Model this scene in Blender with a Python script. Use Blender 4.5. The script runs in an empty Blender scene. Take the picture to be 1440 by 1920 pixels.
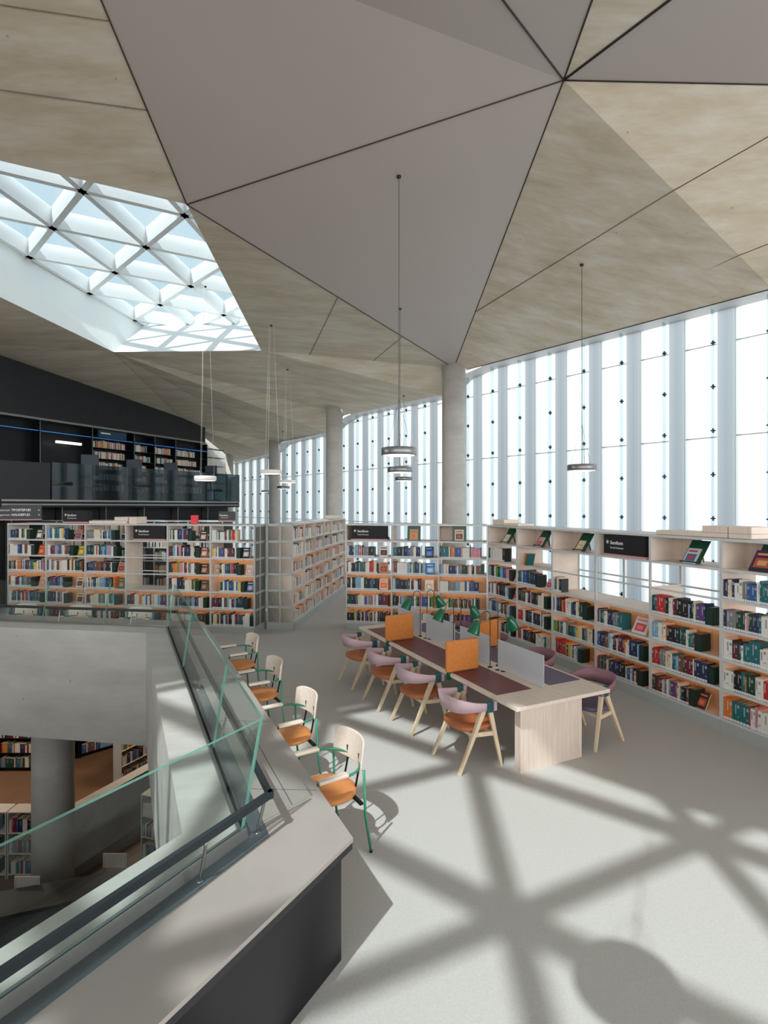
import bpy, math, random
from mathutils import Vector, Matrix
random.seed(7)
PI = math.pi
SC = bpy.context.scene
COL = SC.collection

# ------------------------------------------------------------------ camera
F, CX, HY, HC = 1000.0, 720.0, 950.0, 2.8        # focal length and horizon in pixels of the 1440x1920 frame, eye height
cam_d = bpy.data.cameras.new('camera'); cam = bpy.data.objects.new('camera', cam_d); COL.objects.link(cam)
cam.location = (0, 0, HC); cam.rotation_euler = (PI/2, 0, 0)
cam_d.sensor_fit = 'VERTICAL'; cam_d.sensor_height = 36; cam_d.lens = 36*F/1920
cam_d.shift_y = -(960-HY)/1920
cam_d.clip_start = 0.05; cam_d.clip_end = 200
SC.camera = cam

# ------------------------------------------------------------------ light and exposure
SUN = (0.35, 0.60)                                # horizontal travel of sunlight per metre of drop
sun_d = bpy.data.lights.new('sun', 'SUN'); sun_d.energy = 2.2; sun_d.angle = math.radians(0.8); sun_d.color = (1, .965, .91)
sun = bpy.data.objects.new('sun', sun_d); COL.objects.link(sun)
sun.rotation_euler = Vector((SUN[0], SUN[1], -1)).to_track_quat('-Z', 'Y').to_euler(); sun.location = (-8, -10, 20)
SKY_STRENGTH = 1.0
SC.view_settings.view_transform = 'Standard'; SC.view_settings.look = 'None'
SC.view_settings.exposure = 0.75; SC.view_settings.gamma = 1.0; SC.view_settings.use_curve_mapping = False
SC.cycles.max_bounces = 10; SC.cycles.diffuse_bounces = 5; SC.cycles.transparent_max_bounces = 24
SC.cycles.transmission_bounces = 8; SC.cycles.glossy_bounces = 3
SC.cycles.sample_clamp_indirect = 6; SC.cycles.use_denoising = True
SC.cycles.caustics_reflective = False; SC.cycles.caustics_refractive = False

w = bpy.data.worlds.new('sky'); SC.world = w; w.use_nodes = True
nt = w.node_tree; N = nt.nodes; Lk = nt.links; N.clear()
wo = N.new('ShaderNodeOutputWorld'); bg = N.new('ShaderNodeBackground'); bg.inputs[1].default_value = SKY_STRENGTH
tc = N.new('ShaderNodeTexCoord'); sp = N.new('ShaderNodeSeparateXYZ'); cr = N.new('ShaderNodeValToRGB')
e = cr.color_ramp.elements
e[0].position = 0.0; e[0].color = (1.0, 1.0, 1.0, 1)
e[1].position = 1.0; e[1].color = (.36, .47, .53, 1)
k = cr.color_ramp.elements.new(.48); k.color = (1.7, 1.68, 1.64, 1)
k = cr.color_ramp.elements.new(.52); k.color = (3.5, 3.48, 3.45, 1)
k = cr.color_ramp.elements.new(.60); k.color = (2.7, 2.72, 2.72, 1)
k = cr.color_ramp.elements.new(.66); k.color = (.38, .48, .53, 1)
mp = N.new('ShaderNodeMath'); mp.operation = 'MULTIPLY_ADD'; mp.inputs[1].default_value = .5; mp.inputs[2].default_value = .5
nz = N.new('ShaderNodeTexNoise'); nz.inputs['Scale'].default_value = 5; nz.inputs['Detail'].default_value = 5
c2 = N.new('ShaderNodeValToRGB'); c2.color_ramp.elements[0].position = .42; c2.color_ramp.elements[0].color = (0, 0, 0, 1)
c2.color_ramp.elements[1].position = .72; c2.color_ramp.elements[1].color = (.75, .75, .75, 1)
mx = N.new('ShaderNodeMix'); mx.data_type = 'RGBA'
mx.inputs['B'].default_value = (.54, .585, .61, 1)
Lk.new(tc.outputs['Generated'], sp.inputs[0]); Lk.new(sp.outputs['Z'], mp.inputs[0]); Lk.new(mp.outputs[0], cr.inputs[0])
Lk.new(tc.outputs['Generated'], nz.inputs[0]); Lk.new(nz.outputs['Fac'], c2.inputs[0])
Lk.new(c2.outputs[0], mx.inputs['Factor']); Lk.new(cr.outputs[0], mx.inputs['A'])
mxx = N.new('ShaderNodeMix'); mxx.data_type = 'RGBA'; gt = N.new('ShaderNodeMath'); gt.operation = 'GREATER_THAN'; gt.inputs[1].default_value = .30
Lk.new(sp.outputs['Z'], gt.inputs[0]); Lk.new(gt.outputs[0], mxx.inputs['Factor'])
Lk.new(cr.outputs[0], mxx.inputs['A']); Lk.new(mx.outputs['Result'], mxx.inputs['B'])
Lk.new(mxx.outputs['Result'], bg.inputs[0]); Lk.new(bg.outputs[0], wo.inputs[0])

# ------------------------------------------------------------------ helpers
def lin(c):
    f = lambda v: (v/255/12.92) if v/255 <= .04045 else ((v/255+.055)/1.055)**2.4
    return (f(c[0]), f(c[1]), f(c[2]), 1)

def at(px, py, z):                                 # the world point at height z seen at a pixel
    Y = F*(HC-z)/(py-HY)
    return Vector(((px-CX)/F*Y, Y, z))

def mat(name, c, rough=.6, metal=0, var=0, scale=6, stretch=(1, 1, 1), bump=0, bscale=None, spec=.5, trans=0, emit=None, es=0, c2=None, detail=6):
    m = bpy.data.materials.new(name); m.use_nodes = True
    t = m.node_tree; b = t.nodes['Principled BSDF']
    b.inputs['Base Color'].default_value = lin(c); b.inputs['Roughness'].default_value = rough; b.inputs['Metallic'].default_value = metal
    b.inputs['Specular IOR Level'].default_value = spec
    if emit: b.inputs['Emission Color'].default_value = lin(emit); b.inputs['Emission Strength'].default_value = es
    if var or c2 or bump:
        tc = t.nodes.new('ShaderNodeTexCoord'); mp = t.nodes.new('ShaderNodeMapping'); mp.inputs['Scale'].default_value = stretch
        t.links.new(tc.outputs['Object'], mp.inputs[0])
        n = t.nodes.new('ShaderNodeTexNoise'); n.inputs['Scale'].default_value = scale; n.inputs['Detail'].default_value = detail
        n.inputs['Roughness'].default_value = .62
        t.links.new(mp.outputs[0], n.inputs[0])
        if var or c2:
            r = t.nodes.new('ShaderNodeValToRGB'); r.color_ramp.elements[0].position = .3; r.color_ramp.elements[1].position = .7
            a = lin(c); d = lin(c2) if c2 else tuple(v*(1-var) for v in a[:3])+(1,)
            r.color_ramp.elements[0].color = d; r.color_ramp.elements[1].color = a
            t.links.new(n.outputs['Fac'], r.inputs[0]); t.links.new(r.outputs[0], b.inputs['Base Color'])
        if bump:
            n2 = t.nodes.new('ShaderNodeTexNoise'); n2.inputs['Scale'].default_value = bscale or scale; t.links.new(mp.outputs[0], n2.inputs[0])
            bp = t.nodes.new('ShaderNodeBump'); bp.inputs['Strength'].default_value = bump; bp.inputs['Distance'].default_value = .01
            t.links.new(n2.outputs['Fac'], bp.inputs['Height']); t.links.new(bp.outputs[0], b.inputs['Normal'])
    return m

def glass(name, tint, gloss=.08, rough=.02, solid=0, solid_c=(200, 205, 205)):
    m = bpy.data.materials.new(name); m.use_nodes = True; t = m.node_tree; t.nodes.clear()
    o = t.nodes.new('ShaderNodeOutputMaterial'); tr = t.nodes.new('ShaderNodeBsdfTransparent'); tr.inputs[0].default_value = lin(tint)
    g = t.nodes.new('ShaderNodeBsdfGlossy'); g.inputs['Roughness'].default_value = rough
    fr = t.nodes.new('ShaderNodeLayerWeight'); pw = t.nodes.new('ShaderNodeMath'); pw.operation = 'POWER'; pw.inputs[1].default_value = 5
    mu = t.nodes.new('ShaderNodeMath'); mu.operation = 'MULTIPLY_ADD'; mu.inputs[1].default_value = .4; mu.inputs[2].default_value = gloss*.5
    t.links.new(fr.outputs['Facing'], pw.inputs[0]); t.links.new(pw.outputs[0], mu.inputs[0])
    mx = t.nodes.new('ShaderNodeMixShader'); t.links.new(mu.outputs[0], mx.inputs[0]); t.links.new(tr.outputs[0], mx.inputs[1]); t.links.new(g.outputs[0], mx.inputs[2])
    out = mx
    if solid:
        df = t.nodes.new('ShaderNodeBsdfDiffuse'); df.inputs[0].default_value = lin(solid_c)
        tl = t.nodes.new('ShaderNodeBsdfTranslucent'); tl.inputs[0].default_value = lin(solid_c)
        ad = t.nodes.new('ShaderNodeMixShader'); t.links.new(df.outputs[0], ad.inputs[1]); t.links.new(tl.outputs[0], ad.inputs[2])
        m2 = t.nodes.new('ShaderNodeMixShader'); m2.inputs[0].default_value = solid
        t.links.new(mx.outputs[0], m2.inputs[1]); t.links.new(ad.outputs[0], m2.inputs[2]); out = m2
    t.links.new(out.outputs[0], o.inputs[0])
    return m

class MB:                                          # collects shapes, builds one mesh
    def __init__(s): s.v = []; s.f = []; s.m = []; s.c = []; s.sm = []
    def add(s, vs, fs, mi=0, col=None, M=None, sm=False):
        b = len(s.v)
        s.v += [tuple(M @ Vector(p)) if M else tuple(p) for p in vs]
        for i, f in enumerate(fs):
            s.f.append(tuple(b+j for j in f)); s.m.append(mi[i] if isinstance(mi, (list, tuple)) else mi)
            s.c.append(col[i] if isinstance(col, list) else col); s.sm.append(sm)
        return s
    def box(s, x0, x1, y0, y1, z0, z1, mi=0, col=None, M=None):
        v = [(x0, y0, z0), (x1, y0, z0), (x1, y1, z0), (x0, y1, z0), (x0, y0, z1), (x1, y0, z1), (x1, y1, z1), (x0, y1, z1)]
        return s.add(v, [(0, 3, 2, 1), (4, 5, 6, 7), (0, 1, 5, 4), (1, 2, 6, 5), (2, 3, 7, 6), (3, 0, 4, 7)], mi, col, M)
    def quad(s, *p, mi=0, col=None, M=None): return s.add(p, [tuple(range(len(p)))], mi, col, M)
    def prism(s, poly, z0, z1, mi=0, M=None, top=None):
        n = len(poly)
        a = sum(poly[i][0]*poly[(i+1) % n][1]-poly[(i+1) % n][0]*poly[i][1] for i in range(n))
        if a < 0: poly = poly[::-1]
        v = [(p[0], p[1], z0) for p in poly]+[(p[0], p[1], z1) for p in poly]
        fs = [tuple(range(n-1, -1, -1)), tuple(range(n, 2*n))]+[(i, (i+1) % n, n+(i+1) % n, n+i) for i in range(n)]
        mm = mi if top is None else [mi, top]+[mi]*n
        return s.add(v, fs, mm, None, M)
    def tube(s, pts, r, seg=8, mi=0, M=None, closed=False):
        pts = [Vector(p) for p in pts]; n = len(pts); rs = r if isinstance(r, (list, tuple)) else [r]*n
        vs = []; up = None
        for i, p in enumerate(pts):
            d = (pts[(i+1) % n]-pts[i-1]) if closed else (pts[min(i+1, n-1)]-pts[max(i-1, 0)])
            d.normalize()
            if up is None:
                up = Vector((0, 0, 1)) if abs(d.z) < .9 else Vector((1, 0, 0))
            a = d.cross(up)
            if a.length < 1e-5: a = d.orthogonal()
            a.normalize(); b = a.cross(d).normalized(); up = b
            for k in range(seg):
                t = 2*PI*k/seg
                vs.append(p+(a*math.cos(t)+b*math.sin(t))*rs[i])
        fs = []
        for i in range(n if closed else n-1):
            j = (i+1) % n
            for k in range(seg):
                l = (k+1) % seg
                fs.append((i*seg+k, i*seg+l, j*seg+l, j*seg+k))
        s.add(vs, fs, mi, None, M, True)
        if not closed:
            b = len(s.v)-len(vs)
            for ring in (range(seg-1, -1, -1), range((n-1)*seg, n*seg)):
                s.f.append(tuple(b+k for k in ring)); s.m.append(mi); s.c.append(None); s.sm.append(False)
        return s
    def bar(s, a, b, wa, wb, mi=0, M=None, ta=None, tb=None, side=None):      # tapered rectangular bar
        a = Vector(a); b = Vector(b); d = (b-a).normalized()
        sd = Vector(side) if side else (Vector((0, 0, 1)) if abs(d.z) < .9 else Vector((1, 0, 0)))
        u = d.cross(sd).normalized(); v = u.cross(d).normalized()
        tb = (wb if ta is None else ta) if tb is None else tb; ta = wa if ta is None else ta
        vs = []
        for p, wu, wv in ((a, wa, ta), (b, wb, tb)):
            for x, y in ((-1, -1), (1, -1), (1, 1), (-1, 1)): vs.append(p+u*x*wu/2+v*y*wv/2)
        return s.add(vs, [(0, 3, 2, 1), (4, 5, 6, 7), (0, 1, 5, 4), (1, 2, 6, 5), (2, 3, 7, 6), (3, 0, 4, 7)], mi, None, M)
    def lathe(s, prof, seg=24, mi=0, M=None, sm=True):
        n = len(prof); vs = []
        for r, z in prof:
            for k in range(seg): t = 2*PI*k/seg; vs.append((r*math.cos(t), r*math.sin(t), z))
        fs = []
        for i in range(n-1):
            for k in range(seg):
                l = (k+1) % seg; fs.append((i*seg+k, i*seg+l, (i+1)*seg+l, (i+1)*seg+k))
        return s.add(vs, fs, mi, None, M, sm)
    def mesh(s, name, mats):
        me = bpy.data.meshes.new(name); me.from_pydata(s.v, [], s.f)
        mats = mats if isinstance(mats, (list, tuple)) else [mats]
        for m in mats: me.materials.append(m)
        me.polygons.foreach_set('material_index', s.m)
        me.polygons.foreach_set('use_smooth', s.sm)
        if any(c is not None for c in s.c):
            at_ = me.color_attributes.new('Col', 'FLOAT_COLOR', 'CORNER'); buf = []
            for p, c in zip(me.polygons, s.c):
                buf += list(c or (.5, .5, .5, 1))*p.loop_total
            at_.data.foreach_set('color', buf)
        me.update(); return me
    def build(s, name, mats, parent=None, kind=None, label=None, cat=None, group=None, loc=None, rz=None):
        o = bpy.data.objects.new(name, s.mesh(name, mats)); COL.objects.link(o)
        if parent: o.parent = parent
        if loc is not None: o.location = loc
        if rz is not None: o.rotation_euler = (0, 0, rz)
        tag(o, label, cat, group, kind); return o

def tag(o, label=None, cat=None, group=None, kind=None):
    for k_, v_ in (('label', label), ('category', cat), ('group', group), ('kind', kind)):
        if v_: o[k_] = v_
    return o

def empty(name, label=None, cat=None, group=None, loc=(0, 0, 0), rz=0):
    o = bpy.data.objects.new(name, None); COL.objects.link(o); o.location = loc; o.rotation_euler = (0, 0, rz); o.empty_display_size = .1
    return tag(o, label, cat, group)

def dup(root, loc, rz, label=None, group=None):
    r = root.copy(); COL.objects.link(r); r.location = loc; r.rotation_euler = (root.rotation_euler[0], root.rotation_euler[1], rz)
    if label: r['label'] = label
    if group: r['group'] = group
    for ch in list(root.children):
        c = ch.copy(); COL.objects.link(c); c.parent = r
        for g in ch.children:
            d = g.copy(); COL.objects.link(d); d.parent = c
    return r

def child(name, me, parent, loc=(0, 0, 0), rot=(0, 0, 0)):
    o = bpy.data.objects.new(name, me); COL.objects.link(o); o.parent = parent; o.location = loc; o.rotation_euler = rot; return o

def bevel(o, w_=.01, seg=3):
    b = o.modifiers.new('bevel', 'BEVEL'); b.width = w_; b.segments = seg; b.limit_method = 'ANGLE'; return o

def text(body, size, parent, loc, rot, m, align='LEFT', name='lettering', ext=.001, bold=0):
    c = bpy.data.curves.new(name, 'FONT'); c.body = body; c.size = size; c.extrude = ext; c.align_x = align; c.offset = bold
    o = bpy.data.objects.new(name, c); COL.objects.link(o); o.parent = parent; o.location = loc; o.rotation_euler = rot; c.materials.append(m)
    bpy.context.view_layer.update(); me = bpy.data.meshes.new_from_object(o.evaluated_get(bpy.context.evaluated_depsgraph_get())); me.materials.clear(); me.materials.append(m)
    q = bpy.data.objects.new(name, me); COL.objects.link(q); q.parent = parent; q.location = loc; q.rotation_euler = rot
    bpy.data.objects.remove(o); bpy.data.curves.remove(c); return q

# ------------------------------------------------------------------ materials
def concrete_mat(name, base, dark, brown):
    m = bpy.data.materials.new(name); m.use_nodes = True; t = m.node_tree; b = t.nodes['Principled BSDF']; b.inputs['Roughness'].default_value = .75
    nn = t.nodes.new; ln = t.links.new
    tc = nn('ShaderNodeTexCoord'); mp = nn('ShaderNodeMapping'); mp.inputs['Scale'].default_value = (.55, 2.4, 2.0); mp.inputs['Rotation'].default_value = (0, 0, .25)
    ln(tc.outputs['Object'], mp.inputs[0])
    a = nn('ShaderNodeTexNoise'); a.inputs['Scale'].default_value = 1.1; a.inputs['Detail'].default_value = 9; a.inputs['Roughness'].default_value = .68
    ln(mp.outputs[0], a.inputs[0])
    r = nn('ShaderNodeValToRGB'); r.color_ramp.elements[0].position = .28; r.color_ramp.elements[1].position = .66
    r.color_ramp.elements[0].color = lin(dark); r.color_ramp.elements[1].color = lin(base)
    mid = r.color_ramp.elements.new(.45); mid.color = lin(brown)
    ln(a.outputs['Fac'], r.inputs[0])
    v = nn('ShaderNodeTexVoronoi'); v.inputs['Scale'].default_value = 2.6; ln(tc.outputs['Object'], v.inputs[0])
    r2 = nn('ShaderNodeValToRGB'); r2.color_ramp.elements[0].position = .035; r2.color_ramp.elements[0].color = (.5, .5, .5, 1); r2.color_ramp.elements[1].position = .06
    ln(v.outputs['Distance'], r2.inputs[0])
    mx = nn('ShaderNodeMix'); mx.data_type = 'RGBA'; mx.blend_type = 'MULTIPLY'; mx.inputs['Factor'].default_value = .7
    ln(r.outputs[0], mx.inputs['A']); ln(r2.outputs[0], mx.inputs['B']); ln(mx.outputs['Result'], b.inputs['Base Color'])
    bp = nn('ShaderNodeBump'); bp.inputs['Strength'].default_value = .15; bp.inputs['Distance'].default_value = .02
    ln(a.outputs['Fac'], bp.inputs['Height']); ln(bp.outputs[0], b.inputs['Normal'])
    return m

M_conc = concrete_mat('board_marked_concrete', (214, 208, 195), (178, 169, 148), (199, 186, 164))
M_conc2 = concrete_mat('grey_concrete', (202, 200, 196), (178, 176, 172), (190, 187, 182))
M_white = mat('white_ceiling_panel', (178, 168, 161), .55, var=.03, scale=.4)
M_shaft = mat('white_shaft', (238, 238, 236), .7, var=.03, scale=1)
M_floor = mat('pale_carpet', (199, 197, 194), .95, var=.12, scale=55, bump=.3, bscale=260, spec=.1)
M_lowfloor = mat('lower_brown_floor', (112, 82, 60), .6, var=.2, scale=2)
M_wood = mat('pale_ash', (228, 214, 202), .5, c2=(212, 195, 180), scale=3, stretch=(14, 1, 1))
M_woodv = mat('pale_ash_vertical', (222, 206, 194), .5, c2=(206, 186, 172), scale=3, stretch=(14, 14, .8))
M_woodback = mat('ochre_wood_panel', (214, 180, 138), .55, c2=(196, 158, 116), scale=3, stretch=(16, 16, .6))
M_paint = mat('grey_white_paint', (196, 198, 198), .45, var=.03)
M_plinth = mat('plinth_grey', (168, 173, 170), .5, var=.04, scale=2)
M_black = mat('black_stained_wood', (22, 26, 31), .55, var=.35, scale=2, stretch=(6, 6, .5))
M_blacksteel = mat('black_steel', (30, 33, 37), .35, metal=.6, var=.1)
M_steel = mat('brushed_steel', (150, 150, 146), .3, metal=.9, var=.1, scale=20)
M_clad = mat('blue_grey_steel_cladding', (116, 124, 130), .3, metal=.45, c2=(92, 100, 108), scale=2.2)
M_lino = mat('taupe_linoleum', (172, 163, 158), .42, c2=(160, 152, 148), scale=1.2)
M_rail = mat('dark_handrail', (52, 60, 66), .3, metal=.5, var=.1)
M_dark = mat('dark_underside', (40, 40, 44), .6, var=.2, scale=3)
M_darkclad = mat('dark_steel_cladding', (44, 42, 46), .3, metal=.5, c2=(36, 34, 38), scale=2)
M_mauve = mat('mauve_felt', (150, 112, 122), .85, var=.12, scale=40, bump=.2, spec=.2)
M_mauve_l = mat('pale_mauve_felt', (196, 168, 176), .85, var=.08, scale=40, bump=.2, spec=.2)
M_purple = mat('purple_leather', (100, 92, 116), .6, var=.1, scale=8)
M_maroon = mat('maroon_leather', (118, 62, 58), .45, c2=(98, 54, 60), scale=4)
M_leather = mat('tan_leather', (190, 112, 68), .48, c2=(172, 98, 58), scale=14, bump=.15, bscale=90)
M_leathero = mat('orange_leather', (222, 146, 84), .5, c2=(208, 130, 70), scale=12, bump=.1, bscale=90)
M_orange = mat('orange_felt_screen', (206, 128, 58), .7, c2=(190, 112, 48), scale=30, bump=.15)
M_chairwood = mat('light_chair_wood', (226, 206, 178), .5, c2=(212, 188, 158), scale=4, stretch=(8, 8, 1))
M_pinkwood = mat('soaped_pink_wood', (236, 220, 208), .55, c2=(226, 206, 192), scale=4, stretch=(8, 1, 8))
M_green = mat('green_tube', (52, 138, 108), .35, var=.05)
M_teal = mat('teal_cord', (40, 98, 104), .7, c2=(22, 50, 58), scale=9, stretch=(1, 9, 1))
M_lampgreen = mat('bottle_green_enamel', (10, 92, 62), .15, var=.1)
M_lamprod = mat('dark_green_rod', (26, 44, 42), .35, var=.1)
M_frost = glass('frosted_acrylic', (235, 240, 242), .1, .3, .62, (224, 226, 230))
M_mesh = glass('grey_perforated_panel', (190, 195, 195), .1, .3, .5, (150, 155, 155))
M_glass = glass('clear_balustrade_glass', (243, 248, 247), .07, .01)
M_glassedge = glass('green_glass_edge', (190, 228, 218), .2, .1, .6, (150, 212, 196))
M_dglass = glass('smoky_balustrade_glass', (160, 182, 190), .10, .03, .10, (60, 84, 96))
M_skyglass = glass('skylight_glass', (232, 244, 248), .05, .01)
M_fin = glass('fin_glass', (226, 236, 239), .06, .05)
M_beam = mat('white_beam', (240, 240, 240), .5, var=.02)
M_alu = mat('lamp_aluminium', (140, 142, 144), .35, metal=.7, var=.05)
M_lampw = mat('lamp_white', (235, 232, 228), .5, var=.02)
M_diff = mat('lamp_diffuser', (250, 240, 225), .5, var=.01, emit=(255, 236, 208), es=1.4)
M_led = mat('warm_led', (255, 200, 140), .5, var=.01, emit=(255, 172, 100), es=2.6)
M_cable = mat('cable', (95, 92, 90), .5, var=.05)
M_joint = mat('joint_shadow_gap', (58, 50, 46), .8, var=.1)
M_clip = mat('steel_clip', (70, 84, 96), .35, metal=.6, var=.1)
M_signblk = mat('sign_black', (14, 14, 19), .7, var=.1)
M_signgrey = mat('sign_grey', (70, 70, 72), .6, var=.1)
M_signpink = mat('sign_pink_edge', (196, 148, 146), .6, var=.05)
M_text = mat('sign_white', (225, 225, 225), .6, var=.02)
M_bookend = mat('dark_green_bookend', (16, 46, 40), .45, var=.15)
M_stand = mat('green_book_stand', (20, 72, 54), .4, var=.12)
M_red = mat('red_plastic', (232, 52, 62), .5, var=.05)
M_blueled = mat('blue_led', (60, 140, 220), .5, var=.01, emit=(40, 110, 190), es=.22)
M_office = mat('office_chair_black', (50, 62, 72), .6, var=.15)

def bookmat():
    m = bpy.data.materials.new('book_cover'); m.use_nodes = True; t = m.node_tree; b = t.nodes['Principled BSDF']; b.inputs['Roughness'].default_value = .5
    a = t.nodes.new('ShaderNodeAttribute'); a.attribute_name = 'Col'
    tc = t.nodes.new('ShaderNodeTexCoord'); n = t.nodes.new('ShaderNodeTexNoise'); n.inputs['Scale'].default_value = 40
    t.links.new(tc.outputs['Object'], n.inputs[0])
    r = t.nodes.new('ShaderNodeValToRGB'); r.color_ramp.elements[0].color = (.8, .8, .8, 1); t.links.new(n.outputs['Fac'], r.inputs[0])
    mx = t.nodes.new('ShaderNodeMix'); mx.data_type = 'RGBA'; mx.blend_type = 'MULTIPLY'; mx.inputs['Factor'].default_value = 1
    t.links.new(a.outputs['Color'], mx.inputs['A']); t.links.new(r.outputs[0], mx.inputs['B']); t.links.new(mx.outputs['Result'], b.inputs['Base Color'])
    return m
M_book = bookmat()

def facade_mat(name, col, grad, bright):            # translucent glass; backing strips and their shade painted in, per module along local x
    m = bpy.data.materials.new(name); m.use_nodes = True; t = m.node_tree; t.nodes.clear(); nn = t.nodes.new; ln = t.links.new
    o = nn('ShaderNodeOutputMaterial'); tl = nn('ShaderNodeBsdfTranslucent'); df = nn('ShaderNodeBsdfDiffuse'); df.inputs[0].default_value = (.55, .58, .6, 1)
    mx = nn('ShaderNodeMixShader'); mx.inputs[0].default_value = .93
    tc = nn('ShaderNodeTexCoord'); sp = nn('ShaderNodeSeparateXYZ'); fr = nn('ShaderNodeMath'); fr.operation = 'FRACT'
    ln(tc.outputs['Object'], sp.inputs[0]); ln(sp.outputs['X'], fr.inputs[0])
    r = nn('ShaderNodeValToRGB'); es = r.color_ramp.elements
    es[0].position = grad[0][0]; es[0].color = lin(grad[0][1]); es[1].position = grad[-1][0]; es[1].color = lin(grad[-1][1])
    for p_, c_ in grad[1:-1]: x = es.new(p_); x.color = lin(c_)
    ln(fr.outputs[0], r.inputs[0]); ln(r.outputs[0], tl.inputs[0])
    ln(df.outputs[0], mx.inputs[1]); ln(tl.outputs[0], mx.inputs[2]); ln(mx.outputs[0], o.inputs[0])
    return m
M_facade = facade_mat('shade_striped_translucent_glass', None, [(0, (206, 214, 219)), (.06, (238, 242, 244)), (.14, (245, 246, 247)), (.50, (244, 245, 246)), (.62, (205, 210, 213)), (.72, (150, 159, 165)), (.84, (142, 151, 158)), (.95, (152, 161, 167)), (1, (170, 178, 183))], 1)

# ------------------------------------------------------------------ structure: ceiling
V0 = at(1057, 150, 9.0); V1 = at(350, 383, 8.0); S2 = at(490, 657, 7.6); S3 = at(213, 660, 7.8)
def on(px, py, Y): return Vector(((px-CX)/F*Y, Y, HC+(HY-py)/F*Y))
V2 = on(851, 690, 14.3); C2 = on(627, 779, 21.0); C3 = on(515, 828, 26.5)
S4 = at(-200, 460, 8.2); S5 = at(-250, 243, 8.3)
L1 = Vector((-12.95, 16.05, 7.78)); K = Vector((-8.93, 24.5, 6.52)); L2 = Vector((-14.65, 12.5, 8.2))
A1 = at(100, -215, 9.0); A2 = at(780, -215, 9.0); A3 = at(1187, -215, 9.0); A4 = at(1539, -215, 9.0); A5 = at(2000, 170, 9.0); A0 = at(-600, -215, 9.0)
FD = Vector((-.618, .786, 0)); FN = Vector((-.786, -.618, 0))      # along the glass front, and inwards from it
def G(n, off=0, z=0): p = Vector((7.1, 11.4, 0))+FD*n+FN*off; p.z = z; return p
def edge_n(px): r = (px-CX)/F; a = G(0, .5); return (a.x-r*a.y)/(.618+.786*r)
def E(px, py): n = edge_n(px); p = G(n, .5); p.z = HC+(HY-py)/F*p.y; return p, n
E1, n1 = E(876, 693); E3, n3 = E(826, 741); E4, n4 = E(645, 779); E5, n5 = E(611, 811); E6, n6 = E(528, 829); E7, n7 = E(503, 851); E8, n8 = E(440, 866)
A6, n_6 = E(1448, 541); A7 = G(-7.5, .5); A7.z = A6.z
_n = (E1-V0).cross(A6-V0); _r = Vector(((851-CX)/F, 1, (HY-690)/F)); _o = Vector((0, 0, HC))
V2 = _o+_r*(_n.dot(V0-_o)/_n.dot(_r))
CEIL = []
def facet(m, *ps): CEIL.append((m, ps))
for q in [(V0, V1, V2), (V0, A2, A1, V1), (V0, A3, A2), (V0, A5, A4)]: facet(0, *q)
for q in [(V0, A4, A3), (V0, A6, A7, A5), (V0, V2, E1, A6), (V1, S2, V2), (V1, A1, A0, S5), (S2, E3, V2), (S2, E4, E3), (S2, S3, E4), (S3, E5, E4),
          (S3, C3, E5), (S3, K, C3), (K, E7, C3), (K, E8, E7), (C3, E6, E5), (C3, E7, E6), (V2, E3, E1),
          (S3, L1, K), (S3, S4, L1), (S4, L2, L1), (S4, S5, L2), (S5, A0, L2)]: facet(1, *q)
mb = MB()
for mi, ps in CEIL: mb.add([p for p in ps], [tuple(range(len(ps)))], mi)
mb.build('ceiling', [M_white, M_conc], kind='structure')
def ceil_z(x, y):
    for mi, ps in CEIL:
        for i in range(1, len(ps)-1):
            a, b, c = ps[0], ps[i], ps[i+1]
            d = (b.y-c.y)*(a.x-c.x)+(c.x-b.x)*(a.y-c.y)
            if abs(d) < 1e-6: continue
            u = ((b.y-c.y)*(x-c.x)+(c.x-b.x)*(y-c.y))/d; v = ((c.y-a.y)*(x-c.x)+(a.x-c.x)*(y-c.y))/d
            if u >= -1e-3 and v >= -1e-3 and u+v <= 1.001: return u*a.z+v*b.z+(1-u-v)*c.z
    return 9.0
# shadow gaps between the facets and formwork joints in the concrete
mb = MB()
dz = Vector((0, 0, -.004))
for a, b, r in [(V0, V1, .012), (V0, V2, .011), (V0, A2, .014), (V0, A3, .013), (V0, A4, .022), (V0, A5, .012), (V1, A1, .012), (V1, V2, .012), (E1, A6, .012), (A6, A7, .012)]:
    mb.tube([a+dz, b+dz], r, 4)
mb.build('trim_1', M_joint, kind='structure'); mb = MB()
def joint(a, b, r=.01): mb.tube([a+dz, b+dz], r, 4)
lerp = lambda a, b, t: a+(b-a)*t
joint(lerp(V0, A6, .46), lerp(V0, A7, .40)); joint(lerp(V0, A6, .80), lerp(V0, A7, .72), .008)
joint(lerp(V0, A6, .46), lerp(V0, V2, .66)); joint(lerp(V0, A6, .80), lerp(V2, E1, .9)+Vector((.9, -.6, .0)), .008)
joint(lerp(V1, V2, .42), lerp(S2, V2, .25), .008); joint(lerp(V1, V2, .70), lerp(S2, V2, .58), .008)
joint(lerp(V1, A1, .42), lerp(S5, A0, .35), .007); joint(lerp(V1, A1, .70), lerp(S5, A0, .75), .006)
joint(S3, K, .005)
mb.build('trim_6', mat('formwork_joint', (120, 108, 92), .8, var=.1), kind='structure')

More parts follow.
